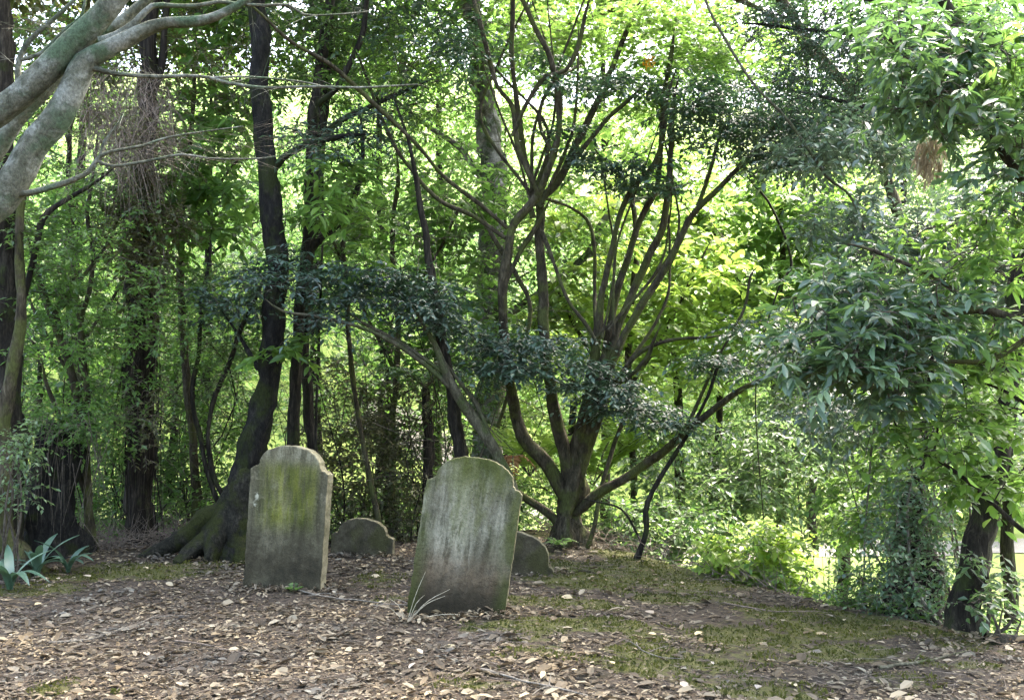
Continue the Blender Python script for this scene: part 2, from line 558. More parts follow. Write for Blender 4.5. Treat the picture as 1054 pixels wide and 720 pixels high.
def stone_mat(name, kind):
    """weathered sandstone; x across, z up in the stone's own frame"""
    m, nt, out = new_mat(name)
    tc = nt.nodes.new('ShaderNodeTexCoord')
    ob = tc.outputs['Object']
    sx = nt.nodes.new('ShaderNodeSeparateXYZ')
    nt.links.new(ob, sx.inputs[0])
    X, Z = sx.outputs[0], sx.outputs[2]

    def noise(scale, det=6, rough=.6, st=(1, 1, 1), off=0):
        mp = nt.nodes.new('ShaderNodeMapping')
        mp.inputs['Scale'].default_value = st
        mp.inputs['Location'].default_value = (off, off * .7, off * .3)
        nt.links.new(ob, mp.inputs['Vector'])
        n = node(nt, 'ShaderNodeTexNoise', Scale=scale, Detail=float(det), Roughness=rough)
        nt.links.new(mp.outputs[0], n.inputs['Vector'])
        return n.outputs['Fac']

    def band(val, lo, hi):
        mr = nt.nodes.new('ShaderNodeMapRange')
        mr.interpolation_type = 'SMOOTHSTEP'
        mr.inputs[1].default_value, mr.inputs[2].default_value = lo, hi
        nt.links.new(val, mr.inputs[0])
        return mr.outputs[0]

    fine, mid = noise(60, 8, .75), noise(9, 6, .65)
    streak = noise(9, 6, .65, (1, 1, .16), 3)
    streak2 = noise(17, 5, .7, (1, 1, .2), 9)
    big = noise(3.2, 4, .55, (1, 1, .7), 5)
    if kind == 'mossy':
        c = ramp(nt, [(.3, (.038, .035, .022)), (.5, (.088, .082, .054)), (.7, (.17, .16, .115))], streak).outputs['Color']
        c = mix(nt, c, (.25, .235, .18), math_n(nt, 'MULTIPLY', band(mid, .5, .72), .5))
        # pale crown
        c = mix(nt, c, (.21, .20, .15), math_n(nt, 'MULTIPLY', band(Z, .98, 1.14), math_n(nt, 'MULTIPLY', band(streak2, .4, .6), .6)))
        # green algae over the upper middle
        gx = math_n(nt, 'MULTIPLY', band(X, -.34, -.20), band(X, .34, .20))
        gz = math_n(nt, 'MULTIPLY', band(Z, .40, .62), band(Z, 1.12, .98))
        k = math_n(nt, 'MULTIPLY', gx, gz)
        k = math_n(nt, 'MULTIPLY', k, math_n(nt, 'MULTIPLY_ADD', band(big, .3, .55), .55, .45))
        k = math_n(nt, 'MULTIPLY', k, math_n(nt, 'MULTIPLY_ADD', band(streak2, .3, .6), .7, .3))
        gcol = ramp(nt, [(.35, (.040, .050, .007)), (.5, (.095, .105, .016)), (.65, (.16, .165, .032))], streak).outputs['Color']
        c = mix(nt, c, gcol, math_n(nt, 'MULTIPLY', k, .95))
        # soil-dark foot
        lo = math_n(nt, 'MULTIPLY', band(Z, .66, .16), math_n(nt, 'MULTIPLY_ADD', band(big, .2, .6), .3, .7))
        c = mix(nt, c, ramp(nt, [(.35, (.013, .0115, .007)), (.65, (.040, .034, .021))], mid).outputs['Color'], math_n(nt, 'MULTIPLY', lo, .9))
        # a small white lichen streak near the edge
        wx = math_n(nt, 'MULTIPLY', band(X, -.325, -.305), band(X, -.262, -.285))
        wz = math_n(nt, 'MULTIPLY', band(Z, .60, .66), band(Z, .82, .76))
        w = math_n(nt, 'MULTIPLY', math_n(nt, 'MULTIPLY', wx, wz), band(mid, .5, .6))
        c = mix(nt, c, (.36, .36, .30), math_n(nt, 'MULTIPLY', w, .8))
    elif kind == 'grey':
        c = ramp(nt, [(.28, (.050, .048, .033)), (.45, (.15, .146, .115)), (.64, (.32, .31, .26))], streak).outputs['Color']
        c = mix(nt, c, (.036, .037, .024), math_n(nt, 'MULTIPLY', band(streak2, .5, .62), .75))
        c = mix(nt, c, (.24, .235, .20), math_n(nt, 'MULTIPLY', band(mid, .54, .7), .4))
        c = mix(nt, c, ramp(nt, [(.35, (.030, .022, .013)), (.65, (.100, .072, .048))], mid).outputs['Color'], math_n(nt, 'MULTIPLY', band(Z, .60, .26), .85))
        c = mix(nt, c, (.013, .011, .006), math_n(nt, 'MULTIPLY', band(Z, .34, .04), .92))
        ex = math_n(nt, 'ABSOLUTE', X)
        k = math_n(nt, 'MAXIMUM', math_n(nt, 'MULTIPLY', band(ex, .22, .35), .75), band(Z, .85, 1.10))
        k = math_n(nt, 'MULTIPLY', k, band(big, .30, .50))
        c = mix(nt, c, (.034, .044, .008), math_n(nt, 'MULTIPLY', k, .95))
        g2 = math_n(nt, 'MULTIPLY', band(noise(5, 5, .6, (1, 1, .35), 21), .44, .6), band(Z, .35, .7))
        c = mix(nt, c, (.070, .080, .022), math_n(nt, 'MULTIPLY', g2, .6))
    else:
        c = ramp(nt, [(.3, (.018, .016, .010)), (.5, (.040, .035, .023)), (.7, (.075, .068, .045))], mid).outputs['Color']
        c = mix(nt, c, (.040, .042, .012), math_n(nt, 'MULTIPLY', band(big, .48, .62), .6))
    # up-facing and end faces painted paler, standing in for light on the edges
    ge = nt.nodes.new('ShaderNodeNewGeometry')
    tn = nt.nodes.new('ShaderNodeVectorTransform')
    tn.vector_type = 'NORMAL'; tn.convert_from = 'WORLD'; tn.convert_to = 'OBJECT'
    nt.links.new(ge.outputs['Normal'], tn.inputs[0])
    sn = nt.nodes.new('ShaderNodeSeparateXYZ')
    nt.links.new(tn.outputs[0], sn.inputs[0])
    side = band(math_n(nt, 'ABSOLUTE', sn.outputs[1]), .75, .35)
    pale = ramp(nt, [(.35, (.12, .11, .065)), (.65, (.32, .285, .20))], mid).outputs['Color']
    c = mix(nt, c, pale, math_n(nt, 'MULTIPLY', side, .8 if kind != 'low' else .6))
    c = mix(nt, c, ramp(nt, [(.3, (.66, .64, .54)), (.7, (1.36, 1.32, 1.14))], fine).outputs['Color'], 1.0, 'MULTIPLY')
    p = nt.nodes.new('ShaderNodeBsdfPrincipled')
    p.inputs['Roughness'].default_value = .92
    p.inputs['Specular IOR Level'].default_value = .2
    nt.links.new(c, p.inputs['Base Color'])
    bp = nt.nodes.new('ShaderNodeBump')
    bp.inputs['Strength'].default_value = .8
    bp.inputs['Distance'].default_value = .012
    vo = node(nt, 'ShaderNodeTexVoronoi', Scale=48.0)
    nt.links.new(ob, vo.inputs['Vector'])
    pit = band(vo.outputs['Distance'], .05, .32)
    h = math_n(nt, 'ADD', math_n(nt, 'ADD', fine, math_n(nt, 'MULTIPLY', mid, 1.5)), math_n(nt, 'MULTIPLY', pit, band(big, .45, .6)))
    nt.links.new(h, bp.inputs['Height'])
    nt.links.new(bp.outputs[0], p.inputs['Normal'])
    nt.links.new(p.outputs[0], out.inputs[0])
    return m


# ------------------------------------------------------------------ ground sheet
def moss_mask(x, y):
    """where moss has taken on the mound"""
    sp = [(.95, 9.5, .95, .6, 1.0), (.55, 8.8, .6, .5, .9), (1.3, 8.3, .6, .45, .6), (-3.6, 9.2, 1.0, .5, .9), (-4.2, 8.4, .8, .35, .5), (-2.6, 9.4, .7, .35, .6), (-1.1, 8.8, .55, .5, .55),
          (1.6, 6.9, .55, .4, .8), (2.2, 6.6, .5, .3, .8), (1.0, 6.3, .5, .3, .7), (2.3, 7.2, .5, .35, .8), (.5, 7.0, .6, .3, .65), (-.1, 6.9, .45, .25, .5), (.3, 7.7, .7, .35, .7), (-.8, 7.9, .5, .2, .6),
          (-2.4, 5.6, .4, .3, .5), (-3.4, 5.4, .4, .3, .5), (1.4, 5.7, .6, .35, .65), (-.2, 5.6, .4, .3, .5), (2.8, 6.3, .4, .25, .5)]
    m = np.zeros_like(x)
    for cx, cy, rx, ry, s in sp:
        q = ((x - cx) / rx) ** 2 + ((y - cy) / ry) ** 2
        m = np.maximum(m, s * np.clip(1.25 - q, 0, 1))
    wide = .55 * smooth((x + .6) / 1.2) * smooth((y - 5.2) / .8) * smooth((vnoise(x * 1.7 + 7, y * 2.2 + 90) - .42) / .2)
    m = np.maximum(m, wide)
    return m * (0.35 + 1.25 * vnoise(x * 2.6 + 70, y * 2.6 + 20))


def build_ground():
    xs = np.concatenate([np.linspace(-160, -12, 40), np.linspace(-11, -6, 30), np.arange(-5.9, 5.9, .045), np.linspace(6, 12, 36), np.linspace(14, 160, 40)])
    ys = np.concatenate([np.linspace(-60, 2, 24), np.linspace(2.2, 4.4, 22), np.arange(4.45, 13, .045), np.linspace(13.2, 34, 80), np.linspace(36, 240, 50)])
    x, y = np.meshgrid(xs, ys, indexing='ij')
    z = G(x, y)
    z = np.minimum(z, 40)
    nx, ny = len(xs), len(ys)
    mb = MB()
    i, j = np.meshgrid(np.arange(nx - 1), np.arange(ny - 1), indexing='ij')
    a = i * ny + j
    mb.add(np.stack([x, y, z], -1).reshape(-1, 3), np.stack([a, a + ny, a + ny + 1, a + 1], -1).reshape(-1, 4))
    o = mb.build('ground', ground_mat(), sm=True)
    o['kind'] = 'structure'
    at = o.data.attributes.new('moss', 'FLOAT', 'POINT')
    at.data.foreach_set('value', moss_mask(x, y).ravel().astype(np.float32))
    at = o.data.attributes.new('grass', 'FLOAT', 'POINT')
    rim = np.interp(x, EX, EY)
    g = np.maximum(smooth((y - rim - 3.5) / 3) * smooth((x + 1) / 4), smooth((y - 17) / 4))
    at.data.foreach_set('value', g.ravel().astype(np.float32))


build_ground()


def build_litter():
    rng = np.random.default_rng(11)
    n = 105000
    y = 4.3 + (rng.random(n) ** 1.25) * 8.2
    x = rng.uniform(-1, 1, n) * (0.60 * y + 0.4)
    rim = np.interp(x, EX, EY)
    mo = moss_mask(x, y)
    dens = (0.40 + 1.0 * vnoise(x * 1.6 + 3, y * 1.6 + 6)) * (1 - .45 * smooth((x - .2) / 1.2) * smooth((8.8 - y) / 1))
    keep = (rng.random(n) < np.where(mo > .42, .22, 1.0) * dens) & (y < rim + 1.0)
    x, y = x[keep], y[keep]
    n = len(x)
    z = G(x, y) + rng.uniform(0.0, .014, n)
    a = rng.uniform(0, 2 * math.pi, n)
    d = np.stack([np.cos(a), np.sin(a), rng.normal(0, .15, n)], -1)
    up = np.stack([rng.normal(0, .24, n), rng.normal(0, .24, n), np.ones(n)], -1)
    L = np.clip(rng.lognormal(math.log(.028), .55, n), .015, .12)
    mb = MB()
    leaves(mb, np.stack([x, y, z], -1), d, up, L, L * rng.uniform(.32, .62, n), T_CURL)
    o = mb.build('leaf_litter', M['litter'])
    tag(o, 'brown and tan fallen leaves lying over the mound', 'leaf litter', kind='stuff')
    # litter banked against the stones, roots and trunk feet
    mb = MB()
    for px, py, wd, m in ((291, 606, .48, 420), (469, 634, .46, 420), (373, 573, .42, 260), (540, 591, .42, 260), (205, 575, .5, 420), (585, 562, .6, 420), (990, 660, .35, 200), (245, 585, .4, 240)):
        c = on_ground(px, py)
        xx, yy = c[0] + rng.uniform(-wd, wd, m), c[1] + rng.normal(-.03, .09, m)
        a = rng.uniform(0, 6.28, m)
        LL = np.clip(rng.lognormal(math.log(.036), .4, m), .02, .09)
        leaves(mb, np.stack([xx, yy, G(xx, yy) + rng.uniform(.004, .035, m)], -1), np.stack([np.cos(a), np.sin(a), rng.normal(0, .4, m)], -1), np.stack([rng.normal(0, .5, m), rng.normal(0, .5, m), np.ones(m)], -1), LL, LL * .5, T_CURL)
    tag(mb.build('leaf_litter', M['litter']), 'dead leaves banked against the stones and trunk feet', 'leaf litter', kind='stuff')
    # bigger pale leaves
    n = 170
    y = 4.4 + (rng.random(n) ** 1.4) * 6.5
    x = rng.uniform(-1, 1, n) * (0.58 * y)
    keep = y < np.interp(x, EX, EY)
    x, y = x[keep], y[keep]; n = len(x)
    a = rng.uniform(0, 2 * math.pi, n)
    d = np.stack([np.cos(a), np.sin(a), rng.normal(0, .15, n)], -1)
    up = np.stack([rng.normal(0, .3, n), rng.normal(0, .3, n), np.ones(n)], -1)
    L = rng.uniform(.035, .10, n)
    mb = MB()
    leaves(mb, np.stack([x, y, G(x, y) + .016], -1), d, up, L, L * rng.uniform(.36, .6, n), T_CURL)
    tag(mb.build('pale_leaf_litter', M['litter_pale']), 'pale buff and yellow leaves scattered over the brown litter', 'leaf litter', kind='stuff')
    # twig crumbs
    n = 1500
    y = 4.4 + (rng.random(n) ** 1.2) * 6.8
    x = rng.uniform(-1, 1, n) * (0.58 * y)
    keep = y < np.interp(x, EX, EY) + .5
    x, y = x[keep], y[keep]; n = len(x)
    a = rng.uniform(0, 2 * math.pi, n)
    mb = MB()
    thin(mb, np.stack([x, y, G(x, y) + .012], -1), nrm(np.stack([np.cos(a), np.sin(a), rng.normal(.03, .06, n)], -1)), rng.uniform(.05, .35, n), rng.uniform(-.1, .12, n), rng.uniform(.001, .0035, n), rings=4, sides=4)
    tag(mb.build('twig_litter', M['twig_brown']), 'short dry twig crumbs among the fallen leaves', 'twig litter', kind='stuff')
    # moss cushions
    n = 90000
    y = 4.4 + rng.random(n) * 6.3
    x = rng.uniform(-1, 1, n) * (0.56 * y)
    mo = moss_mask(x, y) + .5 * (vnoise(x * 9 + 4, y * 9 + 2) - .5)
    keep = (mo > .42) & (y < np.interp(x, EX, EY))
    x, y = x[keep], y[keep]; n = len(x)
    d = np.stack([rng.normal(0, .7, n), rng.normal(0, .7, n), np.ones(n)], -1)
    up = np.stack([rng.normal(0, 1, n), rng.normal(0, 1, n), np.full(n, .2)], -1)
    L = rng.uniform(.010, .030, n) * (.5 + vnoise(x * 14, y * 14))
    mb = MB()
    leaves(mb, np.stack([x, y, G(x, y) - .002 + .02 * np.clip(vnoise(x * 14, y * 14) - .4, 0, 1)], -1), d, up, L, L * .55, T_KITE)
    tag(mb.build('moss', M['moss_tuft']), 'low olive green moss patches on the mound', 'moss', kind='stuff')


build_litter()


def build_path():
    xs, ts = np.linspace(-4, 40, 90), np.linspace(0, 1, 6)
    x, t = np.meshgrid(xs, ts, indexing='ij')
    y = 24.5 + .08 * (x - 10) + (1.4 + 1.6 * vnoise(x * .9, x * 0 + 3.5)) * t + 1.2 * vnoise(x * .8 + 30, x * 0 + 7.5)
    z = G(x, y) + .02
    a = (np.arange(89)[:, None] * 6 + np.arange(5)[None]).ravel()
    mb = MB()
    mb.add(np.stack([x, y, z], -1).reshape(-1, 3), np.stack([a, a + 6, a + 7, a + 1], -1))
    o = mb.build('path', bark_mat('pale_gravel', [(.11, .105, .09), (.16, .15, .13), (.22, .21, .18)], 30, 1, bump=.2), sm=True)
    o['kind'] = 'structure'


build_path()

# ------------------------------------------------------------------ gravestones
def stone_profile(W, H, arch_w, arch_h, sh):
    """half outline from foot to crown: side, shoulder, small cyma step, arch"""
    h = W / 2
    a = arch_w / 2
    zs = H - arch_h - sh
    pts = [(h, 0), (h, zs)]
    for t in np.linspace(0, 1, 5)[1:]:                       # rounded ear
        pts.append((h - (h - a) * .55 * t, zs + sh * .45 * math.sin(t * math.pi / 2)))
    for t in np.linspace(0, 1, 5)[1:]:                       # hollow up to the arch
        pts.append((h - (h - a) * (.55 + .45 * t), zs + sh * (.45 + .55 * (1 - math.cos(t * math.pi / 2)))))
    for t in np.linspace(0, 1, 15)[1:]:
        b = t * math.pi / 2
        pts.append((a * math.cos(b) ** 0.92 if b < math.pi / 2 - 1e-6 else 0.0, H - arch_h + arch_h * math.sin(b)))
    half = pts
    full = [(x, z) for x, z in half] + [(-x, z) for x, z in half[-2::-1]]
    return full


def headstone(name, label, cat, W, H, T, arch_w, arch_h, sh, base, yaw, roll, lean, mat, sink=.12, group=None):
    prof = [(x, z - sink if i in (0,) else z) for i, (x, z) in enumerate(stone_profile(W, H, arch_w, arch_h, sh))]
    prof[-1] = (prof[-1][0], -sink)
    rng = np.random.default_rng(int(W * 1000 + H * 77))
    full = []
    for a, b in zip(prof, prof[1:] + prof[:1]):              # worn outline
        n = max(1, int(math.hypot(b[0] - a[0], b[1] - a[1]) / .035))
        if abs(a[1] + sink) < 1e-6 and abs(b[1] + sink) < 1e-6:
            n = 1
        for q in range(n):
            full.append((a[0] + (b[0] - a[0]) * q / n + rng.normal(0, .0022), a[1] + (b[1] - a[1]) * q / n + rng.normal(0, .0022)))
    prof = full
    bm = bmesh.new()
    vs = [bm.verts.new((x, -T / 2, z)) for x, z in prof]
    f = bm.faces.new(vs)
    r = bmesh.ops.extrude_face_region(bm, geom=[f])
    nv = [e for e in r['geom'] if isinstance(e, bmesh.types.BMVert)]
    bmesh.ops.translate(bm, verts=nv, vec=(0, T, 0))
    bmesh.ops.recalc_face_normals(bm, faces=bm.faces)
    ed = [e for e in bm.edges if len(e.link_faces) == 2 and any(abs(fc.normal.y) > .9 for fc in e.link_faces) and not all(abs(fc.normal.y) > .9 for fc in e.link_faces)]
    bmesh.ops.bevel(bm, geom=ed, offset=.011, segments=3, profile=.6, affect='EDGES')
    me = D.meshes.new(name)
    bm.to_mesh(me)
    bm.free()
    me.materials.append(mat)
    for p in me.polygons:
        p.use_smooth = False
    o = D.objects.new(name, me)
    COL.objects.link(o)
    o.location = (base[0], base[1], g1(base[0], base[1]))
    o.rotation_euler = (Matrix.Rotation(yaw, 4, 'Z') @ Matrix.Rotation(roll, 4, 'Y') @ Matrix.Rotation(lean, 4, 'X')).to_euler()
    return tag(o, label, cat, group)


gl = on_ground(291, 606)
headstone('headstone', 'upright arched headstone stained with bright green algae, standing below the dark leaning trunk', 'headstone', .735, 1.20, .105, .575, .16, .055, (gl[0], gl[1] + .05), R(-17), R(3.0), R(-1), stone_mat('mossy_stone', 'mossy'))
gr = on_ground(469, 633)
headstone('headstone', 'pale grey streaked headstone tilting to one side, twigs at its foot', 'headstone', .715, 1.15, .09, .575, .165, .06, (gr[0], gr[1] + .03), R(-5), R(8.0), R(-3), stone_mat('streaked_grey_stone', 'grey'))
fl = on_ground(373, 572)
headstone('footstone', 'low round topped footstone seen between the two headstones', 'footstone', .68, .385, .075, .52, .14, .045, (fl[0], fl[1]), R(-14), R(3), R(2), stone_mat('dark_low_stone', 'low'))
fr = on_ground(529, 591)
headstone('footstone', 'low footstone half hidden behind the tilted grey headstone', 'footstone', .68, .385, .075, .54, .19, .06, (fr[0], fr[1]), R(-8), R(16), R(2), stone_mat('dark_low_stone_mossy', 'low'))

# ------------------------------------------------------------------ the multi-stemmed tree behind the stones
def build_centre_tree():
    rng = np.random.default_rng(21)
    Y = 10.8
    b = P(586, 560, Y)
    t = thing('multi_stemmed_tree', 'tree of many dark stems fanning from one mossy base behind the low footstone', 'tree', (b[0], b[1], g1(b[0], b[1])))
    mb = MB()
    stem(mb, [(585, 552, 28), (586, 530, 25), (588, 508, 27), (590, 490, 22)], Y, rng, 18, root=True, flare=1.7, lump=.26)
    for q in ((566, 575, 10.5), (604, 572, 10.55), (583, 580, 10.4), (545, 566, 10.9)):
        tube(mb, [P(586, 540, Y), P((586 + q[0]) / 2, 562, (Y + q[2]) / 2), P(q[0], q[1] + 4, q[2])], [.13, .075, .03], 7, rng=rng, lump=.2)
    mb.build('trunk', M['bark_stem'], t, True)
    S = [
        [(583, 512, 22), (562, 478, 20), (543, 456, 19), (530, 430, 16), (525, 393, 14, 10.7), (518, 335, 13, 10.6), (518, 290, 13, 10.5), (526, 238, 12, 10.5), (540, 218, 12, 10.5), (552, 202, 12, 10.5), (565, 172, 10, 10.4), (574, 140, 9, 10.4), (575, 105, 9, 10.4), (567, 62, 8, 10.3), (550, 28, 7, 10.2), (533, -10, 6, 10.1)],
        [(586, 505, 24), (580, 462, 20), (568, 410, 17), (561, 350, 15), (558, 290, 14), (555, 240, 13), (554, 205, 12), (541, 165, 8), (534, 120, 8), (528, 75, 7), (527, 30, 7), (528, -10, 6)],
        [(554, 205, 11, 10.8), (572, 190, 12, 10.9), (585, 165, 12, 11), (600, 135, 11, 11.1), (618, 98, 10, 11.2), (634, 60, 8, 11.3), (650, 20, 7, 11.4)],
        [(589, 500, 24), (596, 450, 20), (607, 405, 17), (615, 350, 13), (618, 310, 10), (628, 268, 9), (634, 235, 8), (650, 195, 8), (672, 172, 8), (682, 140, 7), (686, 100, 6)],
        [(592, 498, 20), (606, 440, 16), (620, 380, 13), (630, 325, 10, 11), (645, 270, 9, 11), (660, 225, 9, 11.1), (676, 192, 8, 11.1), (680, 150, 8, 11.1), (683, 105, 7, 11.1), (690, 60, 5, 11.1)],
        [(592, 498, 17), (612, 430, 13), (627, 370, 12), (641, 325, 11, 10.9), (664, 272, 11, 10.9), (682, 235, 10, 10.8), (688, 195, 9, 10.8), (691, 150, 8, 10.8), (692, 112, 7, 10.8)],
        [(594, 498, 15), (618, 425, 12), (632, 368, 11, 10.7), (660, 315, 10, 10.6), (690, 268, 10, 10.5), (712, 222, 9, 10.4), (735, 198, 9, 10.3), (760, 172, 8, 10.2), (790, 140, 6, 10.1)],
        [(592, 528, 15), (612, 510, 14, 10.7), (632, 499, 13, 10.6), (662, 479, 12, 10.5), (697, 453, 11, 10.3), (726, 428, 10, 10.2), (752, 408, 8, 10.1), (775, 395, 6, 10), (812, 380, 4, 9.9)],
        [(580, 545, 13), (563, 527, 12), (545, 515, 11), (527, 504, 10, 10.7), (512, 492, 7, 10.7)],
        [(601, 572, 8, 10.6), (612, 540, 7, 10.6), (618, 505, 6, 10.7), (634, 452, 5, 10.8), (650, 415, 4, 10.8)],
        [(556, 205, 7, 10.5), (547, 185, 7, 10.4), (533, 150, 7, 10.4), (527, 110, 7, 10.4), (512, 90, 6, 10.3), (503, 60, 5, 10.3), (492, 15, 5, 10.2), (485, -15, 4)],
        [(527, 140, 6, 10.4), (548, 95, 6, 10.3), (563, 78, 7, 10.3), (582, 72, 6, 10.2), (596, 45, 5, 10.2), (602, 15, 4, 10.1)],
        [(570, 160, 6, 10.4), (556, 130, 6, 10.5), (558, 105, 6, 10.5), (572, 82, 6, 10.5), (585, 74, 5)],
        [(522, 235, 6, 10.5), (500, 215, 6, 10.4), (480, 200, 6, 10.3), (455, 180, 6, 10.2), (430, 150, 6, 10), (382, 104, 5, 9.8), (341, 67, 5, 9.6), (301, 44, 4, 9.4), (266, 12, 3, 9.2)],
        [(520, 245, 5, 10.5), (487, 222, 5, 10.6), (450, 205, 5, 10.7), (420, 170, 4, 10.8), (396, 130, 4, 10.8), (370, 60, 3, 10.8)],
        [(630, 395, 7, 10.7), (644, 378, 6, 10.5), (660, 361, 5, 10.4), (690, 350, 4, 10.3), (727, 347, 3, 10.2)],
        [(634, 395, 6, 10.6), (650, 385, 6, 10.5), (666, 368, 5, 10.4), (671, 355, 4, 10.3)],
        [(556, 235, 5), (570, 270, 4, 10.6), (585, 310, 4, 10.5), (606, 338, 4, 10.5)],
        [(718, 212, 5, 10.4), (726, 190, 5, 10.4), (734, 165, 4, 10.4), (740, 140, 3)],
        [(590, 165, 5, 11), (610, 140, 5, 11), (628, 120, 4, 11), (645, 105, 4, 11)],
        [(517, 300, 6, 10.6), (535, 260, 5, 10.7), (548, 240, 5, 10.7)],
        [(512, 440, 4, 10.9), (545, 330, 5, 11), (533, 285, 5, 11), (514, 255, 5, 11), (500, 230, 4, 11)],
        [(614, 350, 5), (612, 300, 4, 11.2), (612, 262, 4, 11.2), (606, 230, 4, 11.3), (590, 215, 3, 11.3), (560, 204, 3)],
        [(700, 453, 5, 10.3), (718, 415, 4, 10.3), (738, 370, 3, 10.3), (765, 320, 3, 10.3), (772, 285, 2.5, 10.3)],
    ]
    for k in range(12):                                       # thinner upright shoots among the stems
        x0, y0 = (rng.uniform(545, 560), rng.uniform(195, 240)) if k < 7 else (rng.uniform(600, 640), rng.uniform(310, 400))
        x1 = x0 + rng.uniform(-90, 60) if k < 7 else x0 + rng.uniform(-20, 120)
        y1 = y0 - rng.uniform(150, 240)
        bow = rng.normal(0, 26)
        d0, dy = rng.uniform(3, 5), rng.uniform(-.5, .6)
        S.append([(x0, y0, d0, 10.7), (x0 * .65 + x1 * .35 + bow, y0 * .6 + y1 * .4, d0 * .8, 10.7 + dy * .5), (x0 * .3 + x1 * .7 + bow * .6, y0 * .3 + y1 * .7, d0 * .65, 10.7 + dy), (x1, y1, d0 * .4, 10.7 + dy)])
    S = [[(q[0], q[1], q[2] * (.74 if q[2] > 5 else 1.0)) + q[3:] for q in z] for z in S]
    pool = []
    for s in S:
        m = MB()
        p, r = stem(m, s, Y, rng, 9 if s[0][2] > 10 else 6, lump=.10, wob=.22)
        side_twigs(m, p, rng, 6, .45, .0035)
        m.build('stem', M['bark_stem'], t, True)
        pool.append(spline(p, r, .1)[0])
    allp = np.vstack(pool)
    # layered sprays of dark glossy leaves
    sprays = [  # px,py,rx,ry,Y,dY,n
        [(375, 283, 55, 9, 10.2, .6, 14), (325, 305, 45, 8, 10.2, .5, 6), (430, 318, 55, 12, 10.1, .6, 14), (400, 303, 70, 14, 10.3, .7, 10), (300, 272, 25, 8, 10.0, .4, 4)],
        [(490, 338, 45, 9, 10.2, .6, 9), (550, 356, 60, 8, 10.3, .6, 18), (570, 378, 60, 6, 10.2, .5, 14), (505, 380, 35, 7, 10.1, .4, 8), (540, 366, 70, 14, 10.4, .8, 10)],
        [(615, 398, 40, 6, 10.2, .4, 10), (655, 420, 34, 6, 10.2, .4, 12), (682, 436, 22, 6, 10.2, .4, 8), (640, 412, 40, 12, 10.4, .5, 5)],
        [(735, 375, 40, 9, 10.1, .5, 10), (790, 345, 45, 14, 10, .6, 12), (815, 380, 60, 10, 9.8, .6, 16), (870, 402, 45, 9, 9.6, .5, 10), (905, 410, 30, 8, 9.4, .4, 6)],
        [(700, 95, 55, 25, 10.6, .7, 16), (745, 130, 60, 24, 10.4, .7, 28), (800, 150, 50, 28, 10.2, .6, 28), (780, 110, 60, 20, 10.4, .6, 16), (840, 165, 45, 14, 10.2, .5, 12), (820, 125, 50, 26, 10.2, .6, 16)],
        [(615, 85, 35, 10, 10.4, .4, 12), (640, 172, 34, 7, 10.5, .4, 8), (655, 188, 30, 6, 10.4, .4, 7), (600, 160, 20, 8, 10.4, .3, 4), (570, 135, 18, 8, 10.3, .3, 3)],
        [(490, 40, 50, 30, 10.3, .5, 8), (540, 70, 40, 24, 10.3, .5, 4)],
    ]
    for sp in sprays:
        lm, tm = MB(), MB()
        cen = np.vstack([ell(rng, *c) for c in sp])
        foliage(lm, tm, cen, rng, twigs=9, tl=.33, k=8, L=.074, W=.42, flat=.16, droop=.22, ldroop=.2, tpl=T_LEAF, r=.0028, jit=.3)
        link(tm, cen[::2], allp, rng, r=.005, limit=2.2)
        leafy('leaf_spray', lm, tm, 'leaf_dark', 'twig_dark', t)
    # crown above the frame, shading the mound
    lm, tm = MB(), MB()
    cen = ell3(rng, (1.8, 9.9, 7.9), (3.9, 1.9, 1.3), 150)
    cen = cen[cen[:, 2] > 6.2]
    foliage(lm, tm, cen, rng, twigs=9, tl=.6, k=8, L=.17, W=.5, flat=.4)
    leafy('crown', lm, tm, 'leaf_dark', 'twig_dark', t)


build_centre_tree()


# ------------------------------------------------------------------ a general tree from pixel-traced stems
def tree(name, label, cat, Y, stems, bark, clumps, leaf, seed, fol=None, twigmat='twig', group=None, high=None, bare=0, base=None, crown_name='crown', linkr=.005, limit=2.2, roots=(), barks=None, stem_names=None, sides=10, lump=.12, high_leaf=None):
    rng = np.random.default_rng(seed)
    b = P(*(base or stems[0][0][:2]), Y)
    t = thing(name, label, cat, (b[0], b[1], g1(b[0], b[1])), group)
    pool = []
    for i, s in enumerate(stems):
        m = MB()
        p, r = stem(m, s, Y, rng, sides if s[0][2] > 9 else 6, root=(i == 0), lump=lump)
        if i == 0:
            for q in roots:
                rm = MB()
                tube(rm, *stem_pts(q, Y), sides=11, step=.07, rng=rng, lump=.15)
                rm.build('root', M['bark_root'], t, True)
        if bare:
            side_twigs(m, p, rng, bare, .4, .0035)
        nm = (stem_names or {}).get(i) or ('trunk' if i == 0 else 'branch')
        m.build(nm, M[(barks or {}).get(i, bark)], t, True)
        pool.append(spline(p, r, .12)[0])
    allp = np.vstack(pool)
    if clumps:
        lm, tm = MB(), MB()
        cen = np.vstack([ell(rng, *c) for c in clumps])
        kw = dict(twigs=9, tl=.35, k=7, L=.09, W=.42, flat=.5)
        kw.update(fol or {})
        foliage(lm, tm, cen, rng, **kw)
        link(tm, cen[::2], allp, rng, r=linkr, limit=limit)
        leafy(crown_name, lm, tm, leaf, twigmat, t)
    if high is not None:  # crown out of view, added to keep the sun off the mound
        lm, tm = MB(), MB()
        c, r, n = high
        cen = ell3(rng, c, r, n)
        foliage(lm, tm, cen, rng, twigs=9, tl=.6, k=8, L=.18, W=.5, flat=.45)
        leafy('crown' if not clumps else 'upper_shade_crown', lm, tm, high_leaf or leaf, twigmat, t)
    return t, allp


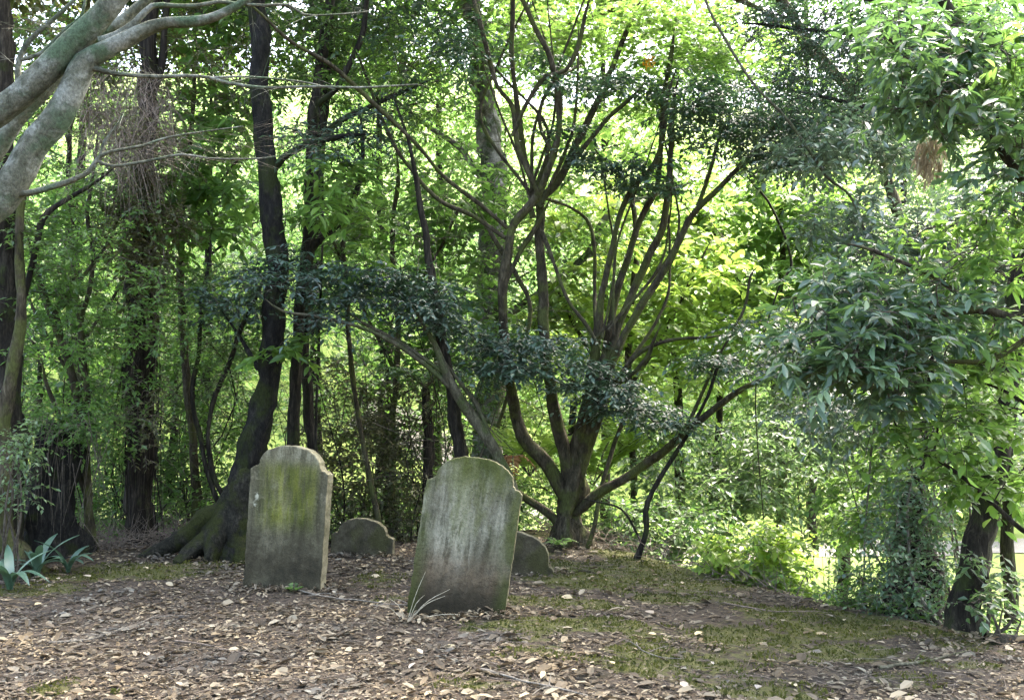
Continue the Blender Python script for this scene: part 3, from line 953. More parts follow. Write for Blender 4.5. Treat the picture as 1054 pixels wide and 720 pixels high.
# pale-limbed tree behind the grey headstone
tree('young_tree', 'slim tree forking behind the tilted grey headstone, olive limb crossing its dark trunk', 'tree', 10.3,
     [[(486, 520, 14), (477, 475, 13), (465, 410, 12), (454, 348, 11), (445, 288, 9), (438, 240, 7), (430, 200, 6), (424, 160, 4), (412, 120, 3)],
      [(532, 520, 11, 10.1), (522, 490, 11, 10.1), (503, 450, 11, 10), (486, 427, 10, 10), (472, 408, 10, 9.95), (458, 380, 8, 9.9), (447, 352, 6, 9.9), (437, 335, 4, 9.8)],
      [(470, 405, 6, 9.95), (442, 378, 5, 9.9), (413, 357, 5, 9.8), (375, 338, 4, 9.7), (340, 328, 4, 9.6), (292, 320, 3, 9.5)],
      [(462, 388, 5, 9.95), (430, 365, 4, 9.9), (400, 345, 4, 9.9), (370, 330, 3, 9.9)],
      [(505, 452, 6, 10), (490, 415, 5, 10.1), (478, 400, 5, 10.1)]],
     'bark_olive', [(400, 300, 40, 14, 9.9, .3, 8), (350, 330, 40, 12, 9.8, .3, 5), (440, 330, 30, 12, 9.9, .3, 5), (430, 60, 60, 50, 10.6, .8, 14), (400, 140, 40, 40, 10.6, .6, 7)], 'leaf_dark', 31, barks={0: 'bark_dark'}, bare=4, twigmat='twig',
     fol=dict(tl=.28, L=.075, flat=.35))

# dark leaning tree with the mossy root
tree('leaning_tree', 'thick dark tree leaning over the green headstone, moss on its flared roots', 'tree', 10.0,
     [[(240, 560, 40), (246, 520, 33), (256, 480, 28), (267, 430, 24), (275, 390, 22), (281, 350, 21), (286, 290, 22), (284, 245, 21), (278, 200, 21), (272, 140, 20), (268, 80, 20), (265, 20, 19), (264, -60, 18), (262, -180, 16)],
      [(280, 175, 8), (300, 155, 7), (330, 145, 6), (352, 140, 5)],
      [(266, 380, 6), (255, 360, 5), (246, 345, 4)]],
     'bark_mossy', [(305, 280, 60, 22, 9.9, .5, 12), (240, 300, 40, 25, 10.2, .5, 8), (215, 330, 30, 25, 10.2, .4, 4), (330, 300, 40, 20, 9.9, .4, 4), (345, 145, 45, 20, 10, .4, 12)], 'leaf_dark', 41,
     fol=dict(tl=.28, L=.08, flat=.4), limit=1.6, lump=.14, high=((-3.2, 12.2, 8.2), (3.2, 2.6, 1.7), 190), bare=5,
     roots=[[(257, 478, 22), (246, 508, 28), (222, 536, 28), (192, 552, 22), (165, 564, 14), (135, 578, 6, 9.9)],
            [(256, 485, 22), (244, 515, 28, 9.95), (228, 548, 27, 9.85), (214, 578, 14, 9.65)],
            [(257, 480, 20), (248, 512, 28, 9.92), (247, 552, 26, 9.85), (249, 582, 14, 9.7)],
            [(252, 492, 22), (238, 522, 27), (206, 560, 20, 9.8), (182, 580, 10, 9.6)]])

tree('slender_tree', 'slender dark tree rising just behind the green headstone top', 'tree', 10.7,
     [[(303, 560, 15), (301, 475, 13), (304, 410, 12), (307, 350, 11), (311, 290, 11), (317, 240, 11), (320, 170, 11), (325, 95, 11), (333, 50, 11), (340, 0, 10), (346, -80, 9)],
      [(316, 265, 7), (330, 245, 7), (352, 225, 7), (366, 198, 6), (372, 170, 5), (374, 140, 4)],
      [(326, 110, 6), (350, 85, 6, 10.5), (372, 40, 6, 10.4), (378, 0, 5, 10.3)],
      [(322, 150, 6), (345, 128, 6), (380, 110, 5), (415, 95, 4)]],
     'bark_dark', [(400, 50, 60, 40, 11, .6, 18), (440, 130, 40, 40, 11, .6, 10), (330, 90, 55, 35, 10.8, .6, 16), (350, 30, 60, 30, 10.8, .6, 26), (300, 40, 50, 40, 11, .6, 12), (380, 200, 40, 40, 11, .5, 8)], 'leaf_mid', 42, twigmat='twig_dark', fol=dict(tl=.3, L=.08), bare=9)
tree('slender_tree', 'thin dark pole of a tree close beside the slender trunk above the green headstone', 'tree', 11.1,
     [[(327, 560, 12), (322, 480, 11), (317, 420, 11), (314, 360, 10), (316, 300, 10), (322, 230, 9), (331, 150, 8), (338, 60, 8), (343, -60, 6)]],
     'bark_dark', [(345, 240, 35, 40, 11.2, .4, 6)], 'leaf_mid', 43, twigmat='twig_dark', bare=12)

# shaggy trunk
def shaggy():
    t, pool = tree('shaggy_tree', 'dark trunk hung with stringy fibres and pale leaves, standing clear of its neighbours', 'tree', 10.9,
         [[(146, 585, 30), (146, 550, 27), (145, 480, 26), (145, 400, 25), (147, 330, 25), (148, 270, 24), (150, 200, 20), (152, 120, 18), (155, 40, 16), (158, -60, 15)],
          [(150, 120, 8), (166, 70, 8), (172, 20, 7), (176, -30, 6)]],
         'bark_shag', [(145, 225, 45, 45, 10.3, .3, 40), (150, 275, 35, 25, 10.3, .25, 20), (150, 150, 45, 40, 10.3, .3, 24), (140, 340, 30, 30, 10.4, .25, 5), (150, 400, 30, 20, 10.4, .25, 3), (140, 445, 40, 20, 10.3, .3, 4)], 'leaf_olive', 44,
         fol=dict(tl=.25, L=.07, flat=.8), twigmat='twig_brown', high=((-6.2, 12.6, 8), (2.6, 2.4, 1.7), 110), lump=.2, sides=12)
    rng = np.random.default_rng(440)
    tm = MB()
    n = 150
    px = rng.uniform(127, 166, n); py = rng.uniform(190, 470, n)
    s = np.array([P(a, b, 10.9 + rng.uniform(-.32, .2)) for a, b in zip(px, py)])
    d = nrm(np.stack([rng.normal(0, .07, n), rng.normal(0, .07, n), -np.ones(n)], -1))
    thin(tm, s, d, rng.uniform(.5, 1.7, n), rng.uniform(-.1, .1, n), rng.uniform(.003, .009, n), rings=6, sides=4)
    tm.build('fibre_fringe', M['bark_shag'], t)
    # tangle of dead twigs hanging high on the trunk
    tm = MB()
    n = 700
    c = ell(rng, 132, 115, 48, 55, 9.9, .8, n)
    d = nrm(rng.normal(0, 1, (n, 3)) * np.array([.8, .8, .5]) + np.array([0, 0, -.9]))
    thin(tm, c, d, rng.uniform(.2, .7, n), rng.uniform(0, .6, n), rng.uniform(.0015, .004, n), rings=5)
    tm.build('dead_twigs', M['twig_brown'], t)
    lm, tm = MB(), MB()
    cen = np.vstack([ell(rng, 120, 100, 70, 60, 11.2, .8, 30), ell(rng, 215, 60, 70, 50, 11.4, .8, 26), ell(rng, 60, 40, 60, 40, 11.2, .8, 20)])
    foliage(lm, tm, cen, rng, twigs=9, tl=.34, k=7, L=.075, W=.42, flat=.7)
    link(tm, cen[::2], pool, rng, r=.005)
    leafy('foliage', lm, tm, 'leaf_olive', 'twig_brown', t)


shaggy()

# trunk at the very edge with its twisting pale stem
tree('old_tree', 'dark old trunk cut by the frame edge, twisting pale stem pressed to it', 'tree', 9.6,
     [[(2, 590, 40), (6, 520, 34), (8, 440, 30), (8, 360, 26), (6, 290, 24), (3, 220, 22), (2, 120, 20), (2, 20, 19), (0, -80, 16)],
      [(45, 592, 14, 9.2), (22, 572, 18, 9.2), (6, 545, 18, 9.2), (4, 505, 16, 9.2), (8, 465, 13, 9.3), (3, 435, 13, 9.3), (10, 400, 13, 9.3), (18, 350, 12, 9.3), (22, 300, 10, 9.3), (20, 250, 9, 9.3), (26, 180, 7, 9.3)],
      [(18, 330, 6, 9.4), (34, 270, 6, 9.4), (45, 225, 6, 9.4), (70, 205, 5, 9.5), (95, 190, 4, 9.5)],
      [(4, 560, 20, 9.3), (26, 575, 16, 9.1), (40, 592, 9, 9)]],
     'bark_dark', [(40, 190, 60, 60, 9.7, .6, 14), (25, 260, 40, 60, 9.6, .5, 10), (60, 60, 60, 60, 10.5, .5, 16)], 'leaf_mid', 45, barks={1: 'bark_stem', 3: 'bark_stem'}, fol=dict(tl=.3, L=.08), bare=6)

tree('forked_sapling', 'thin forked sapling with bare stems leaning beside the mossy stump', 'sapling', 10.4,
     [[(96, 585, 11), (92, 540, 10), (88, 480, 9), (82, 420, 9), (70, 370, 8), (55, 330, 8), (44, 298, 7), (36, 270, 5)],
      [(88, 470, 7), (90, 410, 6), (86, 365, 6), (84, 330, 5), (92, 300, 5), (96, 260, 4), (90, 220, 4), (98, 160, 3)],
      [(94, 520, 6), (74, 470, 5), (62, 430, 5), (48, 395, 4)],
      [(70, 372, 5), (58, 320, 5), (72, 300, 4), (108, 255, 3), (125, 215, 3)]],
     'bark_stem', [(75, 300, 45, 50, 10.3, .5, 12), (95, 390, 40, 50, 10.4, .4, 12), (110, 440, 40, 25, 10.2, .4, 10), (60, 430, 40, 30, 10.2, .4, 8), (150, 330, 60, 60, 10, .6, 18), (40, 330, 50, 70, 9.9, .5, 18), (100, 230, 60, 50, 10, .6, 16)], 'leaf_fresh', 46, fol=dict(tl=.26, L=.07, W=.5, flat=.6, ldroop=.15), bare=8, limit=1.0)

tree('twisted_sapling', 'wiry dark sapling twisting upward beside the mossy root of the leaning tree', 'sapling', 10.6,
     [[(232, 545, 5), (222, 510, 5), (212, 478, 5), (205, 445, 5), (199, 420, 5), (198, 395, 5), (204, 370, 5), (206, 345, 4), (210, 300, 4), (216, 260, 3)],
      [(236, 520, 5), (224, 500, 5), (216, 470, 5), (214, 440, 4), (222, 405, 5), (234, 380, 5), (246, 345, 5), (262, 310, 4), (270, 290, 3)]],
     'bark_dark', [(215, 290, 35, 30, 10.6, .4, 8), (240, 330, 30, 40, 10.6, .4, 10), (205, 380, 30, 40, 10.6, .4, 6)], 'leaf_mid', 47, fol=dict(tl=.25, L=.06, flat=.6), bare=6)


# mossy stump with ivy at its head
def stump():
    rng = np.random.default_rng(50)
    c = P(58, 560, 10.1)
    t = thing('tree_stump', 'dark mossy broken stump between the old trunk and the forked sapling', 'tree stump', (c[0], c[1], g1(c[0], c[1])))
    m = MB()
    stem(m, [(58, 585, 62), (60, 545, 48), (60, 505, 44), (58, 470, 42), (56, 448, 34), (54, 440, 18)], 10.1, rng, 14, root=True, lump=.22, flare=1.3, taper=False)
    m.build('trunk', M['bark_mossy'], t, True)
    lm, tm = MB(), MB()
    cen = ell(rng, 60, 435, 45, 22, 9.9, .3, 14)
    foliage(lm, tm, cen, rng, twigs=8, tl=.25, k=7, L=.06, W=.45)
    leafy('ivy', lm, tm, 'leaf_fresh', 'twig_brown', t)
    tm = MB()
    n = 60
    s = ell(rng, 62, 450, 60, 30, 9.75, .3, n)
    thin(tm, s, nrm(np.stack([rng.normal(0, .15, n), rng.normal(0, .1, n), -np.ones(n)], -1)), rng.uniform(.4, 1.1, n), rng.uniform(-.2, .1, n), .004, rings=6, sides=4)
    tm.build('hanging_roots', M['twig'], t)


stump()


# smooth limbs reaching in from the side
def limb_tree():
    rng = np.random.default_rng(60)
    Y = 5.2
    b = P(-150, 500, Y)
    t = thing('smooth_barked_tree', 'smooth grey green limbs of a tree reaching in over the mound', 'tree', (b[0], b[1], g1(b[0], b[1])))
    m = MB()
    stem(m, [(-150, 560, 80), (-140, 440, 70), (-118, 340, 62), (-90, 280, 56)], Y, rng, 14, root=True, lump=.06)
    m.build('trunk', M['bark_smooth'], t, True)
    L = [
        [(-95, 290, 44), (-50, 250, 40), (-10, 214, 38), (10, 190, 36), (33, 152, 33), (57, 123, 31), (73, 93, 30), (88, 64, 27), (108, 52, 22), (133, 40, 19), (155, 28, 15), (173, 23, 13), (195, 23, 13), (215, 20, 11), (235, 11, 10), (255, 0, 9), (290, -22, 8)],
        [(-100, 270, 40), (-60, 160, 34), (-20, 128, 32), (0, 114, 31), (33, 90, 30), (67, 54, 29), (100, 22, 28), (122, -4, 26), (150, -40, 24)],
        [(-100, 280, 34, 5.5), (-50, 210, 26, 5.6), (-10, 165, 22, 5.6), (17, 122, 20, 5.6), (50, 88, 18, 5.6), (76, 58, 16, 5.6), (104, 36, 14, 5.5), (135, 14, 12, 5.5), (160, -8, 10, 5.5)],
        [(96, 70, 7), (122, 76, 5.5), (160, 79, 5), (190, 78, 4.5), (217, 80, 4.2), (234, 85, 4), (270, 90, 3.6), (320, 89, 3.2), (373, 90, 2.6), (430, 87, 1.8)],
        [(217, 80, 3), (245, 79, 2.5), (270, 80, 2.4), (310, 84, 2), (345, 92, 1.6)],
        [(5, 200, 9), (30, 199, 7.5), (62, 190, 7), (80, 183, 6.5), (92, 176, 6), (104, 160, 5), (125, 154, 4), (147, 150, 3.4), (170, 142, 2.6), (205, 136, 2), (250, 130, 1.4)],
        [(101, 166, 4), (116, 171, 4), (150, 166, 3.6), (187, 159, 3), (215, 163, 2.4), (267, 163, 1.8), (300, 158, 1.2)],
        [(104, 158, 4), (108, 145, 3.6), (118, 132, 3), (127, 118, 2.2)],
        [(102, 42, 10), (120, 36, 9), (140, 22, 8), (157, 6, 7), (180, 6, 5.5), (203, 6, 5), (225, 2, 4.5), (245, 4, 4), (272, 6, 3.6), (297, 5, 3.2), (313, 15, 2.6), (345, 15, 2), (380, 12, 1.5)],
        [(20, 110, 9), (18, 80, 7), (20, 60, 6.5), (30, 42, 6), (48, 26, 5), (68, 8, 4.5), (85, -8, 4)],
        [(20, 62, 5), (42, 55, 4.5), (66, 32, 4), (84, 16, 3.5), (88, -6, 3)],
    ]
    tw = MB()
    L = [[(q[0], q[1], q[2] * .9) + q[3:] for q in z] for z in L]
    for i, s in enumerate(L):
        mb = MB()
        p, r = stem(mb, s, Y, rng, 14 if s[0][2] > 15 else 7, lump=.05, wob=.10, step=.05)
        if s[0][2] < 15:
            side_twigs(mb, p, rng, 9, .22, .0016, flat=.5, up=0)
        mb.build('limb' if s[0][2] > 15 else 'branch', M['bark_smooth'], t, True)
    # fans of fine bare twigs at the branch ends
    n = 95
    s = np.array([P(a, c, 5.2 + rng.uniform(-.2, .3)) for a, c in zip(rng.uniform(150, 300, n), rng.uniform(128, 168, n))])
    d = nrm(np.stack([np.ones(n), rng.normal(0, .5, n), rng.normal(.05, .28, n)], -1))
    thin(tw, s, d, rng.uniform(.12, .42, n), rng.uniform(-.25, .25, n), rng.uniform(.0007, .0014, n), rings=5)
    tw.build('bare_twigs', M['twig_grey'], t)
    lm, tm = MB(), MB()
    cen = np.vstack([ell3(rng, (-2.2, 4.6, 5.6), (1.8, 1.2, .9), 40)])
    foliage(lm, tm, cen, rng, twigs=8, tl=.4, k=8, L=.09, W=.45)
    leafy('crown', lm, tm, 'leaf_mid', 'twig', t)


limb_tree()

# ------------------------------------------------------------------ right-hand trees
tree('leaning_dark_tree', 'black stubby trunk leaning up beside the mossy log', 'tree', 7.4,
     [[(992, 655, 36), (994, 620, 32), (1000, 580, 30), (1008, 545, 30), (1018, 510, 26), (1030, 470, 20), (1036, 430, 18), (1040, 380, 20), (1046, 330, 24), (1056, 270, 26), (1070, 200, 26), (1080, 80, 24)]],
     'bark_dark', [], 'leaf_fresh', 71, bare=4, limit=1.2)

tree('broad_leaved_sapling', 'sapling spreading flat sprays of bright broad leaves before the black trunk', 'sapling', 6.6,
     [[(1170, 690, 12), (1140, 620, 9), (1095, 572, 7), (1052, 545, 5), (1022, 518, 4.5), (990, 490, 4), (960, 470, 3.4), (936, 462, 3), (926, 445, 2.5)],
      [(960, 470, 2.6), (965, 440, 2.4), (958, 415, 2), (950, 400, 1.6)],
      [(1140, 620, 7), (1110, 500, 5), (1070, 430, 4), (1030, 400, 3), (990, 390, 2)]],
     'bark_dark', [(985, 400, 70, 30, 6.8, .5, 12), (1020, 430, 50, 40, 6.7, .4, 12), (960, 440, 60, 30, 6.7, .5, 12), (1000, 480, 50, 25, 6.8, .4, 9), (1030, 500, 30, 20, 6.7, .3, 5)], 'leaf_lime', 711, fol=dict(tl=.30, k=6, L=.085, W=.62, flat=.3, tpl=T_LEAF, twigs=6), twigmat='twig_dark', bare=3, limit=1.2)



def ivy_stump():
    rng = np.random.default_rng(72)
    Y = 8.3
    c = P(946, 640, Y)
    t = thing('ivy_covered_trunk', 'short broad trunk smothered in ivy, next to the black leaning trunk', 'tree', (c[0], c[1], g1(c[0], c[1])))
    m = MB()
    stem(m, [(944, 650, 60), (944, 610, 52), (942, 570, 46), (940, 545, 34), (943, 505, 18), (950, 460, 10), (958, 400, 7)], Y, rng, 12, root=True, lump=.2)
    m.build('trunk', M['bark_shag'], t, True)
    lm, tm = MB(), MB()
    cen = np.vstack([ell(rng, 940, 600, 42, 45, Y - .35, .25, 60), ell(rng, 940, 535, 34, 46, Y - .3, .25, 64), ell(rng, 948, 470, 40, 40, Y - .2, .3, 30)])
    foliage(lm, tm, cen, rng, twigs=6, tl=.16, k=6, L=.045, W=.7, flat=1, spread=.8)
    leafy('ivy', lm, tm, 'leaf_rhodo', 'twig_brown', t)


ivy_stump()


def rhododendron():
    rng = np.random.default_rng(73)
    Y = 6.3
    b = P(1200, 620, Y)
    t = thing('large_leaved_rhododendron', 'rhododendron bough with long leathery bluish leaves drooping before the lime tree', 'shrub', (b[0], b[1], g1(b[0], b[1])))
    S = [[(1200, 620, 30), (1170, 520, 24), (1130, 420, 18), (1080, 350, 12), (1020, 320, 9), (960, 325, 7), (900, 335, 5), (850, 345, 3.5), (815, 352, 2)],
         [(1130, 420, 14), (1100, 300, 12), (1060, 200, 10), (1000, 120, 7), (950, 70, 5), (915, 40, 3)],
         [(1010, 322, 6), (970, 290, 5), (930, 270, 4), (890, 255, 3)],
         [(1060, 345, 6), (1020, 370, 5), (970, 372, 4), (925, 380, 3)]]
    pool = []
    for i, s in enumerate(S):
        m = MB()
        p, r = stem(m, s, Y, rng, 8, root=(i == 0))
        m.build('trunk' if i == 0 else 'branch', M['bark_stem'], t, True)
        pool.append(spline(p, r, .1)[0])
    allp = np.vstack(pool)
    for li, cl in enumerate(([(890, 335, 85, 36, 6.2, .5, 36), (930, 295, 65, 32, 6.4, .5, 20), (905, 380, 42, 26, 6.1, .3, 16), (840, 370, 34, 18, 6.2, .3, 12), (985, 330, 60, 35, 6.4, .5, 16), (850, 300, 35, 22, 6.4, .3, 9), (920, 400, 20, 16, 6.1, .2, 6)],
               [(970, 40, 55, 40, 6.2, .5, 34), (1010, 90, 50, 50, 6.2, .5, 36), (950, 100, 40, 30, 6.4, .4, 16), (1045, 170, 30, 40, 6.1, .4, 14), (920, 30, 40, 30, 6.6, .4, 10)],
               [(1030, 250, 35, 40, 6.5, .5, 16), (980, 250, 40, 25, 6.6, .5, 12), (1020, 330, 40, 40, 6.6, .5, 10), (1040, 60, 20, 40, 5.8, .2, 5)])):
        lm, tm = MB(), MB()
        cen = np.vstack([ell(rng, *c) for c in cl])
        foliage(lm, tm, cen, rng, twigs=5, tl=.22, k=8, L=.105, W=.32, flat=.5, droop=.15, ldroop=.35, tpl=T_LEAF, tip=True, jit=.5, r=.003)
        link(tm, cen, allp, rng, r=.006, limit=1.6)
        leafy('foliage', lm, tm, 'leaf_lime' if li == 2 else 'leaf_rhodo', 'twig', t, True)


rhododendron()

# mossy log at the corner
def log():
    rng = np.random.default_rng(74)
    a, b = P(1016, 664, 6.9), P(1110, 668, 6.9)
    t = thing('mossy_log', 'short mossy log lying beyond the edge of the mound beside the black trunk', 'log', ((a[0] + b[0]) / 2, a[1], g1(a[0], a[1])))
    m = MB()
    tube(m, [a, (a + b) / 2, b], [.075, .08, .08], 12, .05, rng, .1, .08)
    m.build('trunk', M['bark_mossy'], t, True)


log()

# ------------------------------------------------------------------ overhanging foliage along the top
tree('maple', 'maple with yellow green star shaped leaves hanging in across the top', 'tree', 13.2,
     [[(945, 640, 18), (938, 500, 15), (945, 400, 13), (930, 250, 12), (890, 120, 11), (830, 40, 10), (780, -40, 9)],
      [(860, 80, 7), (800, 20, 6, 12.6), (720, -10, 6, 12.2), (650, 5, 5, 12), (600, 20, 4, 11.8)],
      [(800, 20, 5, 12.6), (760, 50, 4, 12.2), (720, 70, 3, 12)]],
     'bark_stem', [(640, 45, 75, 45, 11.8, .7, 34), (700, 70, 60, 45, 11.6, .6, 26), (560, 30, 60, 40, 11.8, .7, 16), (760, 60, 60, 50, 11.8, .7, 22), (690, 15, 80, 20, 11.4, .6, 12), (620, 100, 50, 20, 12, .5, 8)],
     'leaf_lime', 81, fol=dict(tl=.34, L=.085, W=.95, flat=.25, tpl=T_MAPLE, twigs=8, k=8, ldroop=.15), high=None, bare=5)


def hemlock():
    tree('fine_leaved_evergreen', 'dark evergreen bough of tiny leaves hanging in at the top beside the maple', 'tree', 9.6,
         [[(1120, 640, 30), (1100, 420, 26), (1060, 200, 20), (1000, 60, 14), (960, -20, 10)],
          [(1000, 60, 8, 9.5), (940, 40, 7, 9.3), (880, 35, 5, 9.2), (820, 30, 4, 9.2), (780, 25, 3, 9.2)],
          [(1030, 130, 8, 9.4), (960, 110, 6, 9.2), (900, 110, 5, 9), (850, 100, 4, 9)]],
         'bark_dark', [(850, 30, 70, 30, 9.2, .6, 40), (880, 80, 60, 40, 9.2, .6, 44), (820, 90, 40, 40, 9.2, .6, 22), (920, 130, 50, 30, 9.3, .6, 22), (790, 15, 40, 15, 9.4, .4, 10)],
         'leaf_dark', 82, fol=dict(tl=.34, L=.042, W=.4, k=12, flat=.35, twigs=9), twigmat='twig_dark', limit=1.6)


hemlock()

tree('broad_leaved_tree', 'fresh green tree with large glossy leaves, seen between the shaggy trunk and the leaning tree', 'tree', 11.6,
     [[(205, 600, 10), (200, 480, 9), (192, 380, 8), (186, 300, 7), (188, 220, 6), (195, 150, 5), (200, 90, 4)],
      [(188, 250, 4), (215, 205, 4), (240, 170, 3)], [(190, 180, 4), (165, 150, 4), (150, 120, 3)]],
     'bark_stem', [(195, 160, 55, 50, 11.4, .6, 22), (225, 210, 45, 40, 11.4, .6, 16), (180, 230, 40, 30, 11.4, .5, 10), (215, 90, 50, 40, 11.6, .6, 12), (220, 30, 50, 35, 11.6, .6, 12)], 'leaf_fresh', 83,
     fol=dict(tl=.36, L=.15, W=.5, k=6, twigs=6, flat=.5, tpl=T_LEAF))
tree('broad_leaved_sapling', 'sapling with bright pointed leaves beside the slender dark trunks', 'sapling', 11.0,
     [[(398, 570, 5), (378, 480, 5.5), (362, 380, 5), (356, 290, 5), (350, 215, 4), (346, 180, 3)], [(356, 280, 3), (335, 230, 3), (325, 200, 2)]],
     'bark_stem', [(345, 190, 28, 22, 10.1, .3, 10), (335, 225, 25, 20, 10.1, .3, 6), (300, 365, 20, 15, 9.8, .2, 4), (375, 250, 25, 30, 10.2, .3, 5)], 'leaf_lime', 84, fol=dict(tl=.26, L=.16, W=.33, k=6, twigs=5, tpl=T_LEAF))


# ------------------------------------------------------------------ shrubs and understorey
def shrub(name, label, cat, base, Y, clumps, leaf, seed, fol=None, twigmat='twig', nst=6, spr=25, group=None):
    rng = np.random.default_rng(seed)
    b = P(base[0], base[1], Y)
    gz = g1(b[0], b[1])
    t = thing(name, label, cat, (b[0], b[1], gz), group)
    cen = np.vstack([ell(rng, *c) for c in clumps])
    pool = []
    m = MB()
    for i in range(nst):
        e = cen[rng.integers(0, len(cen))]
        s = np.array([b[0], b[1], gz - .05]) + np.array([rng.normal(0, .08), rng.normal(0, .08), 0])
        mid = s * .45 + e * .55 + rng.normal(0, .10, 3)
        mid[2] = max(mid[2], gz + .1)
        rr = rng.uniform(.008, .016)
        tube(m, [s, mid, e], [rr, rr * .7, rr * .3], 5, .12, rng, .9)
        pool.append(spline([s, mid, e], [rr, rr, rr], .1)[0])
    m.build('stems', M[twigmat], t, True)
    lm, tm = MB(), MB()
    kw = dict(twigs=8, tl=.3, k=7, L=.075, W=.45, flat=.6)
    kw.update(fol or {})
    foliage(lm, tm, cen, rng, **kw)
    link(tm, cen[::3], np.vstack(pool), rng, r=.004, limit=1.2)
    leafy('foliage', lm, tm, leaf, twigmat, t)
    return t


shrub('lime_shrub', 'low bright lime shrub at the edge of the mound, below the drooping rhododendron', 'shrub', (785, 620), 9.7, [(775, 575, 45, 30, 9.7, .4, 40), (800, 600, 25, 18, 9.6, .3, 14), (745, 590, 25, 20, 9.8, .3, 10)], 'leaf_shrub', 91, dict(L=.10, W=.5, tl=.24, flat=.45, tpl=T_LEAF, k=6))
shrub('pale_shrub', 'airy pale mint shrub filling the slope behind the low arching shoot', 'shrub', (730, 590), 12.4, [(720, 500, 70, 60, 12.4, .8, 60), (680, 550, 50, 35, 11.8, .6, 30), (790, 470, 60, 50, 12.6, .8, 44), (640, 560, 40, 30, 11.6, .4, 18)], 'leaf_mint', 92, dict(L=.10, W=.45, tl=.36))
shrub('pale_shrub', 'tall grey green shrub behind the bright lime shrub, reaching to the rhododendron', 'shrub', (850, 600), 13.2, [(850, 500, 60, 70, 13.2, .9, 60), (880, 440, 60, 40, 13.4, .8, 36), (820, 430, 60, 40, 13.4, .8, 30)], 'leaf_mint', 93, dict(L=.10, W=.45, tl=.38))
shrub('olive_bush', 'dense dull olive bush growing behind the low footstone between the headstones', 'bush', (375, 575), 11.6, [(370, 480, 50, 60, 11.7, .6, 70), (400, 430, 50, 40, 12, .6, 40), (345, 430, 30, 60, 12, .5, 26), (415, 520, 30, 40, 11.5, .4, 24), (360, 545, 40, 15, 11.2, .2, 14)], 'leaf_olive', 94, dict(L=.065, W=.45, tl=.3))
shrub('green_bush', 'fresh green bush of small leaves beneath the shaggy trunk', 'bush', (190, 575), 12.2, [(190, 470, 40, 70, 12.2, .6, 46), (120, 480, 40, 60, 11.9, .5, 30), (230, 430, 40, 60, 12.4, .6, 30), (180, 380, 50, 40, 12.4, .6, 24)], 'leaf_fresh', 95, dict(L=.07, W=.58, tl=.34, ldroop=.1))
shrub('small_leaved_shrub', 'pale small leaved sprig leaning out in front of the old trunk', 'shrub', (5, 600), 8.8, [(22, 470, 24, 22, 8.8, .2, 9), (12, 500, 18, 26, 8.8, .2, 6), (30, 448, 14, 8, 8.8, .1, 3)], 'leaf_mint', 96, dict(L=.055, W=.5, tl=.2, twigs=6))
shrub('edge_shrub', 'scrubby yellowish shrub at the foot of the ivy covered trunk', 'shrub', (890, 645), 8.6, [(895, 610, 35, 28, 8.6, .3, 18), (860, 620, 25, 18, 8.8, .3, 9), (915, 635, 25, 14, 8.4, .2, 9)], 'leaf_fresh', 97, dict(L=.06, W=.4, tl=.22))
shrub('edge_shrub', 'pale leafy sprig growing from the foot of the black leaning trunk', 'shrub', (1015, 655), 7.2, [(1008, 610, 22, 26, 7.1, .15, 7), (1000, 570, 20, 14, 7.1, .15, 3), (1035, 590, 20, 30, 7.3, .2, 4)], 'leaf_mint', 98, dict(L=.08, W=.5, tl=.2, twigs=4, k=5, flat=.3))
shrub('dark_bush', 'shadowy bush behind the grey headstone, under the dark leaf layer', 'bush', (440, 590), 12.2, [(440, 470, 40, 60, 12.2, .5, 40), (480, 420, 35, 50, 12.6, .5, 26)], 'leaf_mid', 99, dict(L=.07, W=.4, tl=.3))


# ------------------------------------------------------------------ ferns, strap leaves and other small plants
def fronds(lm, tm, base, rng, n, L, leafl, arch=.9, rise=1.0, pairs=16, az=None, width=.30):
    for i in range(n):
        a = (az if az is not None else 2 * math.pi * i / n) + rng.normal(0, .3)
        ln = L * rng.uniform(.75, 1.15)
        h = np.array([math.cos(a), math.sin(a), 0])
        t = np.linspace(0, 1, 12)
        pts = np.array(base) + h[None] * (ln * .85 * t)[:, None] + np.array([0, 0, 1])[None] * (ln * (rise * t - arch * t ** 2))[:, None]
        tube(tm, pts, np.linspace(.006, .0015, 12), 4, rng=rng, res=False, wob=.3)
        tt = np.repeat(np.linspace(.14, .98, pairs), 2)
        p = np.stack([np.interp(tt, t, pts[:, k]) for k in range(3)], -1)
        tg = nrm(np.stack([np.interp(tt, t, np.gradient(pts[:, k])) for k in range(3)], -1))
        sd = nrm(np.cross(tg, np.array([0, 0, 1.])))
        sg = np.tile([1., -1.], pairs)[:, None]
        prof = np.sin(np.clip(tt, 0, 1) ** .7 * math.pi * .93 + .2)
        ll = np.maximum(leafl * prof, leafl * .15)
        leaves(lm, p, sd * sg + tg * .45 + rng.normal(0, .08, p.shape) + np.array([0, 0, -.12]), np.cross(sd, tg) + rng.normal(0, .1, p.shape), ll, ll * width, T_KITE)


def fern(name, label, base, n, L, leafl, leaf, seed, trunk=None, cat='fern', **kw):
    rng = np.random.default_rng(seed)
    g = (base[0], base[1], g1(base[0], base[1]))
    t = thing(name, label, cat, g)
    lm, tm = MB(), MB()
    top = np.array(base if len(base) == 3 else g)
    fronds(lm, tm, top, rng, n, L, leafl, **kw)
    if trunk:
        m = MB()
        tube(m, [np.array(g) - [0, 0, .1], (np.array(g) + top) / 2 + [.03, 0, 0], top], [trunk * 1.4, trunk, trunk * .9], 10, .06, rng, .2, .2)
        m.build('trunk', M['bark_shag'], t, True)
    f = lm.build('fronds', M[leaf], t)
    tm.build('stalks', M['twig'], f)
    return t


